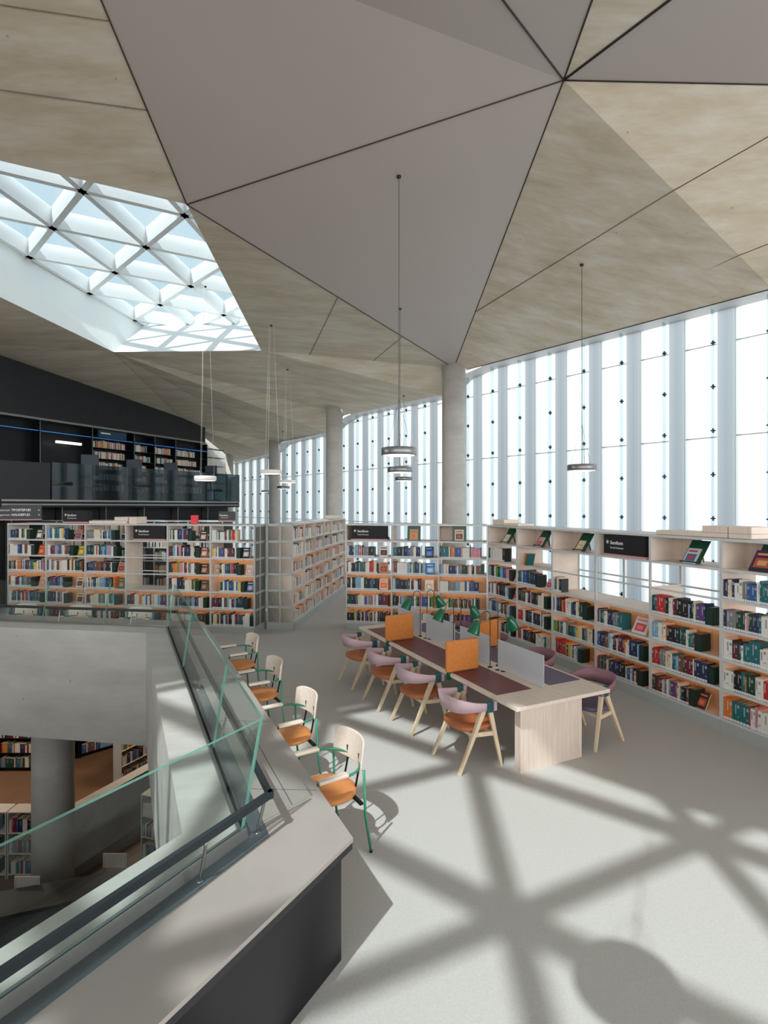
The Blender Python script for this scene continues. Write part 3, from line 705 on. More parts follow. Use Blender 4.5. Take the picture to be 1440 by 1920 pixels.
# --- angled run going away beside the aisle
DP, DD, DW = (-2.06, 12.1), (.126, .992), 1.0
for i in range(6):
    Mi = runM(DP, DD, i, DW)
    case(Mi, DW, None, ['white bookcase with see-through grey end panel, start of the angled row', 'second white bookcase of the angled row beside the aisle', 'third white bookcase of the angled row beside the aisle', 'fourth white bookcase of the angled row beside the aisle',
        'fifth white bookcase of the angled row beside the aisle', 'last white bookcase of the angled row, wooden tray on top'][i], i, panel_rows=(0, 1, 2, 3, 4), end=(0 if i == 0 else None))
    for r in range(6): fill(Mi, .022, random.uniform(.7, .97), rz_(r), ('D', i, r), light=True)
tray(runM(DP, DD, 5, DW), .1, .9, .1, .5, HTOP+.004, HTOP+.12, 'wooden box on the far end of the angled bookcase row')
# --- left run facing the camera
LP, LD, LW = (-8.97, 12.7), (6.134, -1.03), 1.0367
LL = ['white bookcase at the left photo edge, leftmost of the row behind the atrium', 'second white bookcase from left behind the atrium, black sign on top', 'third white bookcase from left behind the atrium, wooden box on top',
      'white bookcase with Samfunn sign and open reading ledge behind the atrium', 'white bookcase right of the open ledge behind the atrium', 'white bookcase ending the row behind the atrium, grey side panel']
LLOC = ['leftmost case behind the atrium', 'second case behind the atrium', 'third case behind the atrium', 'open ledge case behind the atrium', 'fifth case behind the atrium', 'last case behind the atrium']
LR = [[(.9, 1), (.85, 1), (.62, 1), (.97, 0), (.62, 1), (.5, 1)], [(.55, 0), (.45, 1), (.45, 1), (.97, 0), (.6, 1), (.5, 1)], [(.97, 0), (.72, 1), (.72, 0), (.68, 1), (.7, 1), (.66, 1)],
      [(.7, 1), (.97, 0), None, None, None, None], [(.9, 1), (.85, 1), (.65, 1), (.68, 1), (.68, 1), (.48, 1)], [(.9, 1), (.76, 1), (.72, 1), (.6, 1), (.62, 1), (.62, 0)]]
for i in range(6):
    Mi = runM(LP, LD, i, LW)
    case(Mi, LW, None, LL[i], i, panel_rows=(0, 1) if i == 3 else ((0, 1, 2, 3) if i > 3 else (0, 1, 2)), no_board=(4, 3) if i == 3 else (), end=(LW if i == 5 else None))
    for r, s_ in enumerate(LR[i]):
        if not s_: continue
        x0 = .03
        if i == 5 and r in (2, 3): x0 = .22
        x = fill(Mi, x0, .02+(LW-.04)*s_[0], rz_(r), ('L', i, r))
        if s_[1] and x < LW-.12: bookend(Mi, x, rz_(r), f'dark bookend on the {ROWN[r]} shelf of the {LLOC[i]}')
M = [runM(LP, LD, i, LW) for i in range(6)]
sign(M[3], .2, .99, rz_(5)+.002, .335, 'black Samfunn sign above the open ledge behind the atrium')
sign(M[1], .38, 1.02, HTOP+.006, .3, 'small black Samfunn sign standing on top of the left bookcases', .07, .1)
tray(M[2], .02, 1.0, .1, .5, HTOP+.004, HTOP+.07, 'low wooden tray on top of the left bookcases', 'storage_tray', 'tray')
tray(M[2], .68, 1.02, .1, .5, HTOP+.072, HTOP+.16, 'wooden box stacked on the tray above left bookcases')
tray(M[3], .01, .2, .1, .5, HTOP+.004, HTOP+.16, 'pale wooden box end above the open ledge case')
LF = [(0, 5, .78, (60, 90, 80), (220, 200, 190)), (1, 5, .78, (176, 130, 134), (120, 60, 70)), (0, 4, .84, (190, 70, 40), (230, 120, 60)), (1, 4, .86, (120, 160, 40), (230, 170, 60)), (0, 3, .86, (40, 44, 52), (200, 200, 200)),
      (0, 2, .86, (226, 170, 150), (214, 150, 130)), (1, 2, .82, (230, 196, 176), (60, 44, 44)), (1, 1, .82, (226, 190, 160), (40, 36, 36)), (2, 3, .86, (206, 150, 130), (140, 60, 60)), (2, 2, .86, (60, 100, 80), (170, 130, 100)),
      (4, 5, .82, (26, 26, 28), (210, 180, 170)), (4, 4, .84, (150, 80, 60), (220, 190, 170)), (4, 3, .84, (60, 36, 34), (200, 140, 110)), (5, 4, .8, (22, 22, 24), (200, 190, 190)), (5, 3, .88, (228, 206, 190), (200, 180, 170)), (5, 3, .12, (206, 176, 150), (180, 150, 130)),
      (5, 2, .9, (52, 62, 84), (150, 160, 190)), (3, 0, .86, (206, 110, 50), (120, 60, 40)), (4, 2, .84, (70, 60, 50), (150, 120, 90))]
for i, r, x, a, b in LF:
    dom = 'dark' if sum(a) < 210 else ('pale' if sum(a) > 520 else 'coloured')
    faceout(M[i], x, rz_(r), a, b, f'{dom} display book on the {ROWN[r]} shelf of the {LLOC[i]}' + (' at left' if x < .2 else ''), .17, .24, .3)
# --- further row seen through the open ledge
for i in range(7):
    Mi = runM((-11.6, 15.9), LD, i, LW)
    case(Mi, LW, None, 'dark shelved white bookcase of the hidden second row behind the left bookcases', i, panel_rows=(), leds=(), group='second row of bookcases behind the left row', mats=(M_paint, M_blacksteel, M_black, M_plinth))
    for r in range(6): fill(Mi, .022, random.uniform(.5, .97), rz_(r), ('S', i, r), light=True)

# ------------------------------------------------------------------ lower floor shelves
def low_case(M, w_, nr, label, dark=True, group=None):
    o = empty('bookcase', label, 'bookcase', group); o.matrix_world = M
    m = MB(); H = .1+.4*nr
    m.box(0, w_, .28, .3, 0, H); m.box(0, .02, 0, .3, 0, H); m.box(w_-.02, w_, 0, .3, 0, H); m.build('frame', M_blacksteel if dark else M_paint, o)
    for r in range(nr+1): MB().box(.02, w_-.02, 0, .28, .08+.4*r, .1+.4*r).build('shelf_board', M_blacksteel if dark else M_wood, o)
    for r in range(nr):
        fill(M, .03, w_*random.uniform(.75, .97), .1+.4*r, ('Z', 0, r))
    return o
for i in range(9):
    if i > 7: break
    Mi = Matrix.Translation((-14.6+1.03*i if i < 5 else -9.42+.73*(i-5), 14.5 if i < 5 else 14.55+.73*(i-5), -4.4)) @ Matrix.Rotation(0 if i < 5 else PI/4, 4, 'Z')
    low_case(Mi, 1.0, 6, 'dark bookcase on the dim lower floor under the concrete beam', group='dark bookcases on the lower floor')
low_case(Matrix.Translation((-6.75, 13.7, -4.4)) @ Matrix.Rotation(1.15, 4, 'Z'), 1.6, 5, 'grey framed bookcase on the lower floor beside the concrete wall', False)
low_case(Matrix.Translation((-8.3, 10.3, -4.4)), 1.0, 3, 'low bookcase with teal books at the bottom left, left one', False)
low_case(Matrix.Translation((-7.28, 10.3, -4.4)), .66, 3, 'low bookcase beside the lower column, seen through glass', False)
low_case(Matrix.Translation((-4.65, 10.2, -4.4)) @ Matrix.Rotation(-.3, 4, 'Z'), 1.2, 4, 'white bookcase glimpsed below beside the bright wall', False)
mb = MB(); rp = [(-6.27, 10.35), (-5.4, 12.3), (-4.2, 15), (-4.45, 15.1), (-5.65, 12.4), (-6.52, 10.45)]
mb.prism(rp, -4.4, -3.25); mb.build('wall_reflection_lower', M_conc2, kind='structure')  # low wall added in place of a reflection in the balustrade glass
t = empty('service_desk', 'dark low desk on the lower floor at the bottom left', 'desk')
MB().prism([(-8.2, 7.6), (-4.4, 9.0), (-4.4, 9.6), (-8.2, 8.4)], -3.72, -3.66).build('desk_top', M_dark, t)
MB().prism([(-8.1, 7.75), (-4.5, 9.05), (-4.5, 9.1), (-8.1, 7.8)], -4.4, -3.72).build('desk_front', M_clad, t)
for k, (x, y) in enumerate(((-6.1, 8.9), (-4.9, 9.5))):
    t = empty('lower_chair', ['pale wooden chair behind the dark lower desk, at its left', 'pale wooden chair behind the dark lower desk, at its right'][k], 'chair', None, (x, y, -4.4), PI)
    bevel(MB().box(-.22, .22, -.2, .22, .42, .46).build('seat', M_woodv, t), .01); bevel(MB().box(-.22, .22, -.24, -.21, .62, .88).build('backrest', M_woodv, t), .01)
    for sx in (-.19, .19):
        for sy in (-.22, .19): MB().tube([(sx, sy, 0), (sx, sy, .85 if sy < 0 else .42)], .012).build('leg', M_green, t)

# ------------------------------------------------------------------ upper balcony with black shelves
mA = Vector((-9.98, 13.9)); mB = Vector((-5.7, 21.0)); mD = (mB-mA).normalized()
mb = MB(); q1 = Vector((wA.x, wA.y)); q2 = Vector((wK.x, wK.y))
mb.prism([(mA.x-.2, mA.y-.2), (mB.x, mB.y), (mB.x-1.0, mB.y+2.2), (q2.x+.1, q2.y-.1), (q1.x, q1.y)], 2.78, 2.98); mb.build('floor', M_blacksteel, kind='structure')
mb = MB(); mb.bar((mA.x, mA.y, 2.97), (mB.x, mB.y, 2.97), .04, .04, ta=.05); mb.bar((mA.x, mA.y, 2.86), (mB.x, mB.y, 2.86), .05, .05, ta=.04); mb.build('trim_3', M_steel, kind='structure')
bal = empty('balcony_balustrade', 'smoky glass balustrade along the dark upper balcony', 'balustrade')
a0 = mA+mD*1.25; Lm = (mB-a0).length
for i in range(6):
    p, q = a0+mD*(Lm*i/6+.01), a0+mD*(Lm*(i+1)/6-.01)
    MB().bar((p.x, p.y, 3.52), (q.x, q.y, 3.52), .02, .02, ta=1.06).build('glass_pane', M_dglass, bal)
p, q = mB, Vector((mB.x-1.0, mB.y+2.2)); MB().bar((p.x, p.y, 3.52), (q.x, q.y, 3.52), .02, .02, ta=1.06).build('glass_pane', M_dglass, bal)
p, q = mA-mD*.3, a0; o = MB().bar((p.x-.1, p.y, 3.5), (q.x-.05, q.y, 3.5), .06, .06, ta=1.04); o.build('wall_balcony', M_black, kind='structure')
# black shelving wall upstairs, bay by bay
Lw = (q2-q1).length
wq = lambda s, off=0: q1+wD*s+Vector((wD.y, -wD.x))*off
bays = [(1.6, 3.0), (3.0, 4.6), (4.6, 6.2), (6.2, 8.1), (8.1, 9.9), (9.9, 10.9), (10.9, 12.0), (12.0, 13.9)]
UPL = ['black upstairs shelving at the left photo edge', 'black upstairs shelving with two short stacks of books', 'empty dark niche in the upstairs shelving', 'dark niche with white light bar upstairs',
       'black upstairs shelving full of pale books under a blue sign', 'narrow black upstairs shelving right of the blue sign', 'narrow black upstairs shelving with red books', 'end black upstairs shelving beside the open corner']
for i, (s0, s1) in enumerate(bays):
    p = wq(s1, .55); a = math.atan2(-wD.y, -wD.x)
    p = wq(s0, .5); a = math.atan2(wD.y, wD.x)
    Mi = Matrix.Translation((p.x, p.y, 2.98)) @ Matrix.Rotation(a, 4, 'Z')   # local x along the wall, local y into the wall side
    o = empty('wall_shelving', UPL[i], 'shelving'); o.matrix_world = Mi; wd = s1-s0
    m = MB(); m.box(0, .03, .02, .45, 0, 2.72); m.box(wd-.02, wd, .02, .45, 0, 2.72); m.box(0, wd, .43, .46, 0, 2.72); m.build('frame', M_blacksteel, o)
    MB().box(0, .012, .0, .02, 0, 2.72).build('edge_strip', M_steel, o)
    if i not in (2, 3):
        for r in range(1, 7):
            z = .02+.4*r
            MB().box(.03, wd-.02, .02, .43, z-.015, z).build('shelf_board', M_blacksteel, o)
            if r < 6 and (i > 3 or r > 2): fill(Mi, .05 if i > 3 else wd*.45, wd*(random.uniform(.6, .92)), z, ('U', i, r), light=True, y=.03)
    MB().box(.04, wd-.03, .03, .05, 2.36, 2.385).build('blue_light', M_blueled, o)
mb = MB(); p, q = wq(1.2, .5), wq(Lw-.2, .5)
mb.bar((p.x, p.y, 5.74), (q.x, q.y, 5.74), .08, .08, ta=.07); mb.build('trim_4', M_steel, kind='structure')
mb = MB(); p1, p2, p3, p4 = wq(1.2, .48), wq(Lw-.2, .48), wq(Lw-.2, 0), wq(1.2, 0)
mb.quad((p1.x, p1.y, 5.78), (p2.x, p2.y, 5.78), (p2.x, p2.y, 6.55), (p1.x, p1.y, 8.0)); mb.quad((p2.x, p2.y, 5.7), (p3.x, p3.y, 5.7), (p3.x, p3.y, 6.4), (p2.x, p2.y, 6.55)); mb.build('wall_black', M_black, kind='structure')
p = wq(7.25, .42); o = MB().box(-.45, .45, -.05, .05, -.04, .04).build('light_bar', mat('lit_bar', (250, 245, 235), .5, var=.01, emit=(255, 245, 230), es=1.1)); o.location = (p.x, p.y, 5.05); o.rotation_euler = (0, 0, math.atan2(wD.y, wD.x)); tag(o, 'white glowing light bar in the dark upstairs niche', 'lamp')
p = wq(8.9, .53); o = empty('hanging_sign', 'dark teal sign above the pale books upstairs', 'sign', None, (p.x, p.y, 5.52), math.atan2(wD.y, wD.x))
MB().box(-.6, .6, -.02, .02, -.14, .14).build('sign_board', mat('teal_sign', (24, 60, 84), .5, var=.05), o)
MB().box(-.5, -.1, -.024, -.02, .0, .05).build('sign_bar', M_text, o)
# dark floating shelves past the end of the shelving
for k, z in enumerate((3.55, 3.9, 4.3, 4.7, 5.1, 5.5)):
    pa, pb = wq(13.9, .5), wq(14.9, .45); o = MB().bar((pa.x, pa.y, z), (pb.x, pb.y, z), .3, .3, ta=.02).build('floating_shelf', M_blacksteel)
    tag(o, ['lowest', 'second lowest', 'third lowest', 'fourth lowest', 'second highest', 'topmost'][k] + ' black cantilevered shelf at the end of upstairs shelving', 'shelf')
# office chairs and desks up there
for k, (px, Y, yr, nm) in enumerate(((172, 16.6, .3, 'leftmost'), (255, 18.3, .2, 'second'), (325, 19.6, 0, 'third'), (402, 21.0, -.2, 'rightmost'))):
    x = (px-CX)/F*Y; t = empty('office_chair', f'{nm} black office chair showing above the balcony glass', 'chair', None, (x, Y, 2.98), yr)
    bevel(MB().box(-.24, .24, -.24, .24, .42, .5).build('seat', M_office, t), .03); bevel(MB().box(-.25, .25, -.28, -.22, .78, 1.42).build('backrest', M_office, t), .03)
    MB().tube([(0, -.25, .45), (0, -.3, .8)], .02).build('back_stem', M_blacksteel, t); MB().tube([(0, 0, .08), (0, 0, .42)], .025).build('gas_lift', M_blacksteel, t)
    m = MB()
    for q in range(5): a = q*2*PI/5; m.bar((0, 0, .09), (.28*math.cos(a), .28*math.sin(a), .05), .04, .03)
    m.build('star_base', M_blacksteel, t)
# black shelving below the balcony, only its top rows show over the white bookcases
for i in range(6):
    s0 = 1.35*i+.5; p = mA+mD*s0+Vector((-mD.y, mD.x))*.6; a = math.atan2(mD.y, mD.x)
    o = empty('wall_shelving', 'black shelving bay under the balcony, above the white bookcases', 'shelving', 'black shelving under the balcony', (p.x, p.y, 0), a)
    MB().box(0, 1.33, .35, .38, 0, 2.78).build('back_panel', M_black, o); MB().box(0, .02, 0, .35, 0, 2.78).build('upright', M_steel, o)
    MB().box(.02, 1.33, 0, .35, 2.28, 2.31).build('shelf_board', M_blacksteel, o)
mb = MB(); p, q = mA-mD*2.5, mB; off = Vector((-mD.y, mD.x))*1.0
mb.quad((p.x+off.x, p.y+off.y, 0), (q.x+off.x, q.y+off.y, 0), (q.x+off.x, q.y+off.y, 2.8), (p.x+off.x, p.y+off.y, 2.8)); mb.build('wall_black', M_black, kind='structure')
t = empty('door_sign', 'long grey room name sign at the left photo edge under the balcony', 'sign', None, (-9.87, 14.0, 2.47), .25)
MB().box(-.5, .78, 0, .04, 0, .38).build('sign_board', M_signgrey, t)
MB().box(-.5, .78, -.01, .05, -.03, 0).build('sign_edge', M_signpink, t)
text('Møterom', .08, t, (.05, -.004, .215), (PI/2, 0, 0), M_text, 'RIGHT'); text('TROSTERUD', .08, t, (.08, -.004, .215), (PI/2, 0, 0), M_text, bold=.003)
text('Grupperom', .08, t, (.05, -.004, .09), (PI/2, 0, 0), M_text, 'RIGHT'); text('HAUGERUD', .08, t, (.08, -.004, .09), (PI/2, 0, 0), M_text, bold=.003)
for r_, zz in ((.018, .24), (.018, .11)): MB().lathe([(0, 0), (r_, 0), (r_, .003), (0, .003)], 12).build('emblem', M_text, t).matrix_local = Matrix.Translation((.72, -.004, zz)) @ Matrix.Rotation(PI/2, 4, 'X')
t = bevel(MB().box(-.07, .07, -.06, .06, 0, .2).build('leaflet_holder', M_red), .01); t.location = on(365, 977, 12.1); t.location.z = HTOP+.005; tag(t, 'bright red leaflet holder standing on top of the white bookcases', 'holder')
sign(Matrix.Translation(on(410, 979, 12.0)) @ Matrix.Rotation(-.16, 4, 'Z'), 0, .33, 0, .24, 'small grey sign on the right end of the left bookcases', .05, 0, M_signgrey)


# ------------------------------------------------------------------ the books themselves: 300 nearest as things, the rest as one mass
def proj(p): return (CX+F*p.x/p.y, HY+F*(HC-p.z)/p.y)
def vis_area(b):
    M, x, z, t, d, h, c, pl, y = b
    if pl[0] != 'R': return 0
    a = proj(M @ Vector((x, y, z))); q = proj(M @ Vector((x+t, y, z+h)))
    if a[0] > 1438 or q[0] > 1440: return 0
    return abs(q[0]-a[0])*abs(q[1]-a[1])
order = sorted(range(len(books)), key=lambda i: -vis_area(books[i]))
near = set(order[:300])
bk_me = {}
def near_mesh(c, v):
    if (c, v) in bk_me: return bk_me[(c, v)]
    a = lin(PAL[c]); lt = tuple(min(1, k_*.5+.35) for k_ in a[:3])+(1,) if sum(a[:3]) < 1.2 else tuple(k_*.35 for k_ in a[:3])+(1,)
    m = MB()
    m.box(0, 1, 0, .05, 0, 1, 0, a); m.box(0, .09, .05, 1, 0, 1, 0, a); m.box(.91, 1, .05, 1, 0, 1, 0, a); m.box(.09, .91, .05, .96, .012, .975, 0, PAGE)
    m.box(.06, .94, -.006, 0, .02, .14, 0, WHT)
    if v == 1: m.box(.3, .7, -.006, 0, .45, .88, 0, lt)
    elif v == 2: m.box(.12, .88, -.005, 0, .72, .86, 0, lt); m.box(.12, .88, -.005, 0, .3, .34, 0, lt)
    bk_me[(c, v)] = m.mesh('book', M_book); return bk_me[(c, v)]
mb = MB()
for i, (M, x, z, t, d, h, c, pl, y) in enumerate(books):
    if i in near:
        o = bpy.data.objects.new('book', near_mesh(c, (i*7) % 3)); COL.objects.link(o)
        o.matrix_world = M @ Matrix.Translation((x, y, z+.001)) @ Matrix.Diagonal((t, d, h, 1))
        tag(o, f'{c} book, {ORD[pl[3]-1]} from left on the {ROWN[pl[2]]} shelf {RLOC[pl[1]]}', 'book', 'books on the window run shelves')
    else:
        a = lin(PAL[c]); Mx = M @ Matrix.Translation((x, y, z+.001))
        mb.box(0, t, 0, d, 0, h, 0, [a, PAGE, a, a, a, a], Mx)
        if pl[0] in 'RBLD': mb.box(t*.1, t*.9, -.002, 0, .005, .032, 0, WHT, Mx)
        if i % 3 == 0: mb.box(t*.25, t*.75, -.0015, 0, h*.5, h*.85, 0, tuple(min(1, k_*.5+.3) for k_ in a[:3])+(1,), Mx)
mb.build('distant_books', M_book, kind='stuff', label='thousands of small library books on the more distant white and black shelves', cat='books', group='distant shelf books')

# ------------------------------------------------------------------ study table
TA = math.atan2(.433, .901); TP0 = Vector((1.357, 5.45, 0)); TL, TW = 4.12, 1.33
TM = Matrix.Translation(TP0) @ Matrix.Rotation(TA, 4, 'Z')      # local x across the table, local y along it
tb = empty('study_table', 'long pale ash study table with leather mats and a solid slab end', 'table', None, TP0, TA)
bevel(MB().box(0, TW, 0, TL, .70, .74).build('table_top', M_wood, tb), .003)
for y0 in (.1, TL-.19): MB().box(.13, 1.0, y0, y0+.09, 0, .70).build('slab_leg', M_woodv, tb)
MB().box(.6, .72, .2, TL-.2, .6, .69).build('cable_beam', M_dark, tb)
MB().box(.05, .53, .39, TL-.25, .7405, .744).build('writing_mat', M_maroon, tb)
MB().box(.80, TW-.05, .39, TL-.25, .7405, .744).build('writing_mat', M_purple, tb)
gm = MB()
for yy in (1.25, 2.10, 3.06):
    for s_ in (-.13, -.21): gm2 = MB().lathe([(0, 0), (.032, 0), (.032, .0015), (0, .0015)], 20).build('cable_hole', M_dark, tb, loc=(.62 if s_ > -.2 else .645, yy+s_, .7402))
dl = ['nearest frosted screen along the middle of the study table', 'second frosted screen from the near end of the study table', 'third frosted screen from the near end of the study table', 'furthest frosted screen along the study table middle']
dl[3] = 'last frosted screen at the far end of the study table'
for (a, b), l_ in zip(((.34, 1.17), (1.33, 2.03), (2.17, 2.98), (3.14, 3.95)), dl):
    o = bevel(MB().box(-.006, .006, 0, b-a, 0, .37).build('desk_divider', M_frost), .002, 1); o.matrix_world = TM @ Matrix.Translation((.67, a, .742)); tag(o, l_, 'screen')
for x0, y0, l_ in ((-.05, 1.27, 'orange padded side screen nearest the camera, left edge of the study table'), (-.05, 2.98, 'orange padded side screen at the far left of the study table'), (.90, 2.05, 'brown orange padded side screen on the window side of the table')):
    o = empty('padded_screen', l_, 'screen'); o.matrix_world = TM @ Matrix.Translation((x0, y0, .72))
    b_ = MB().box(0, .48, -.025, .025, .03, .42).build('pad', M_orange, o); bevel(b_, .022, 4)
    MB().box(.02 if x0 < 0 else .38, .07 if x0 < 0 else .43, -.02, .02, -.05, .03).build('clamp', M_lampgreen, o)
# reading lamps
def lamp(x, y, s_, label):
    o = empty('reading_lamp', label, 'lamp', None); o.matrix_world = TM @ Matrix.Translation((x, y, .74)) @ Matrix.Rotation(0 if s_ > 0 else PI, 4, 'Z')
    MB().lathe([(0, 0), (.03, 0), (.03, .012), (0, .012)], 20).build('lamp_base', M_lamprod, o)
    pts = [(0, 0, .01), (0, 0, .66)]+[(.065-.065*math.cos(a), 0, .66+.065*math.sin(a)) for a in [PI*k/8 for k in range(1, 8)]]+[(.135, 0, .62), (.165, 0, .575), (.21, 0, .555)]
    MB().tube(pts, .0055, 8).build('lamp_rod', M_lamprod, o)
    MB().tube([(0, 0, .60), (.17, 0, .58)], .003, 6).build('brace', M_lamprod, o)
    sh_ = MB().lathe([(.004, .085), (.022, .083), (.036, .06), (.052, .01), (.066, -.055), (.066, -.062), (.060, -.055), (.046, .008), (.02, .07)], 28).build('lamp_shade', M_lampgreen, o)
    sh_.location = (.235, 0, .525); sh_.rotation_euler = (0, -.42, 0); sh_.scale = (1.22, 1.22, 1.22)
for k, yy in enumerate((1.25, 2.10, 3.06)):
    n_ = ['near pair on the study table', 'middle pair on the study table', 'far pair on the study table'][k]
    lamp(.605, yy, -1, f'green shaded reading lamp arching left, of the {n_}'); lamp(.735, yy+.01, 1, f'green shaded reading lamp arching toward the windows, of the {n_}')

# ------------------------------------------------------------------ wooden chairs round the table
def wood_chair(label, seat_m, felt, group):
    t = empty('wooden_armchair', label, 'chair', group)
    for sx in (-1, 1):
        MB().bar((sx*.275, .25, 0), (sx*.255, .10, .66), .028, .042, ta=.028, tb=.05, side=(0, 0, 1)).build('leg', M_chairwood, t)
        MB().bar((sx*.265, -.29, 0), (sx*.25, .045, .66), .028, .042, ta=.028, tb=.055, side=(0, 0, 1)).build('leg', M_chairwood, t)
    m = MB()
    for sx in (-1, 1): m.bar((sx*.255, .155, .365), (sx*.245, -.12, .385), .03, .03, ta=.045)
    m.bar((-.25, .14, .37), (.25, .14, .37), .03, .03, ta=.04); m.bar((-.245, -.11, .385), (.245, -.11, .385), .03, .03, ta=.04)
    m.build('seat_frame', M_chairwood, t)
    prof = []; 
    m = MB()
    n = 40
    def ring(sc, z, dip=0): return [(.245*sc*math.copysign(abs(math.cos(2*PI*k/n))**.72, math.cos(2*PI*k/n)), .0+.235*sc*math.copysign(abs(math.sin(2*PI*k/n))**.72, math.sin(2*PI*k/n)), z) for k in range(n)]
    rings = [ring(.9, .405), ring(1.0, .42), ring(1.02, .445), ring(.97, .462), ring(.6, .452), ring(.05, .446)]
    vs = [p for r_ in rings for p in r_]; fs = []
    for i in range(len(rings)-1):
        for k in range(n): l = (k+1) % n; fs.append((i*n+k, i*n+l, (i+1)*n+l, (i+1)*n+k))
    fs.append(tuple(range(n-1, -1, -1))); fs.append(tuple(range(5*n, 6*n)))
    m.add(vs, fs, 0, None, None, True); m.build('seat', seat_m, t)
    # bent back band from arm to arm
    m = MB(); vs = []; K_ = 28
    for k in range(K_+1):
        u = k/K_; a = PI*u
        x = .285*math.copysign(abs(math.cos(a))**.6, math.cos(a)); y = .17-.46*math.sin(a)**.85
        hh = .034+.052*math.sin(a)**1.5; zc = .665+.03*math.sin(a)**2
        nx, ny = math.cos(a), -math.sin(a)
        for dx_, dz_ in ((-.009, -hh), (.009, -hh), (.011, hh), (-.007, hh)):
            lean = dz_*.18*math.sin(a)
            vs.append((x+nx*(dx_+lean), y+ny*(dx_+lean), zc+dz_))
    fs = []
    for k in range(K_):
        for j in range(4): l = (j+1) % 4; fs.append((k*4+j, k*4+l, (k+1)*4+l, (k+1)*4+j))
    fs += [(3, 2, 1, 0), tuple(K_*4+j for j in range(4))]
    m.add(vs, fs, 0, None, None, False); bnd = m.build('back_band', felt, t); bnd.data.polygons.foreach_set('use_smooth', [True]*len(bnd.data.polygons))
    for sx in (-1, 1):
        MB().box(sx*.287-.022, sx*.287+.022, .05, .125, .612, .722).build('cord_binding', M_teal, t)
        MB().box(sx*.283-.02, sx*.283+.02, .125, .17, .62, .715).build('arm_tip', felt, t)
    return t
LCl = ['tan seated wooden armchair nearest the camera on the left of the table', 'second wooden armchair along the left side of the table', 'third wooden armchair along the left side of the table', 'last wooden armchair along the left side, by the far table end']
lp = [(-.17, .60, .0), (-.17, 1.66, .02), (-.2, 2.52, -.02), (-.2, 3.5, .03)]
wc = wood_chair(LCl[0], M_leather, M_mauve_l, 'wooden armchairs along the left of the table')
for k, (s_, L_, r_) in enumerate(lp):
    p = TM @ Vector((s_-.02, L_, 0)); rz = TA-PI/2+r_
    if k == 0: wc.location = p; wc.rotation_euler = (0, 0, rz)
    else: dup(wc, p, rz, LCl[k])
RCl = ['purple seated wooden armchair at the near right corner of the table', 'wooden armchair behind the nearest frosted screen, window side', 'wooden armchair behind the second frosted screen, window side', 'wooden armchair at the far window side of the table']
wr = wood_chair(RCl[0], M_purple, M_mauve, 'wooden armchairs along the window side of the table')
for k, (s_, L_, r_) in enumerate([(1.44, .42, .12), (1.5, 1.5, 0), (1.5, 2.5, .05), (1.5, 3.5, 0)]):
    p = TM @ Vector((s_, L_, 0)); rz = TA+PI/2+r_
    if k == 0: wr.location = p; wr.rotation_euler = (0, 0, rz)
    else: dup(wr, p, rz, RCl[k])

# ------------------------------------------------------------------ parapet desk, rail and glass
dk = empty('parapet_desk', 'long grey brown desk ledge running along the atrium edge', 'desk')
def band(o1, o2, z0, z1, nm, m_, parent, segs=(0, 1, 2), tilt=0):
    a, b = line(o1), line(o2); mb = MB()
    for i in segs: mb.prism([(a[i].x, a[i].y), (a[i+1].x, a[i+1].y), (b[i+1].x, b[i+1].y), (b[i].x, b[i].y)], z0, z1)
    return mb.build(nm, m_, parent)
band(0, .46, .715, .74, 'desk_top', M_lino, dk); band(.004, .46, .67, .7145, 'desk_edge', M_dark, dk)
jm = MB(); lo = line(.235)
p = lo[1]+dF*.4; q = lo[1]+dF*2.0; jm.bar((p.x, p.y, .7402), (q.x, q.y, .7402), .004, .004, ta=.001, tb=.001)
a_ = line(.02); b_ = line(.48)
for s_ in (.62, 2.0, 3.4): p = a_[1]+dF*s_; q = b_[1]+dF*(s_+.0); jm.bar((p.x, p.y, .7402), (q.x, q.y, .7402), .004, .004, ta=.001, tb=.001)
for s_ in (3.9,): p = a_[1]+dN*s_; q = b_[1]+dN*s_; jm.bar((p.x, p.y, .7402), (q.x, q.y, .7402), .004, .004, ta=.001, tb=.001)
jm.build('desk_joint', M_dark, dk)
mb = MB(); strip(mb, .461, .735, .58, .725); strip(mb, .461, .735, .461, .66); mb.build('cladding_strip', M_clad, dk)
mb = MB(); a_, b_ = line(.05), line(.065); p = a_[1]+dN*.03; q = b_[1]+dN*.03
mb.prism([(a_[0].x, a_[0].y), (p.x, p.y), (q.x, q.y), (b_[0].x, b_[0].y)], 0, .669); mb.build('front_cladding', M_darkclad, dk)
mb = MB(); strip(mb, .40, .67, .58, 0); mb.build('wall_parapet', M_conc2, kind='structure')
gb = empty('glass_balustrade', 'tilted clear glass balustrade with green edges round the atrium', 'balustrade')
mb = MB(); strip(mb, .575, .70, .59, .79); strip(mb, .59, .79, .60, .79); strip(mb, .60, .79, .605, .765); mb.build('base_channel', M_steel, gb)
mb = MB(); strip(mb, .612, .765, .62, .78); strip(mb, .62, .78, .64, .78); strip(mb, .64, .78, .645, .766); mb.build('base_channel', M_steel, gb)
gl0, gl1 = line(.606), line(.545)
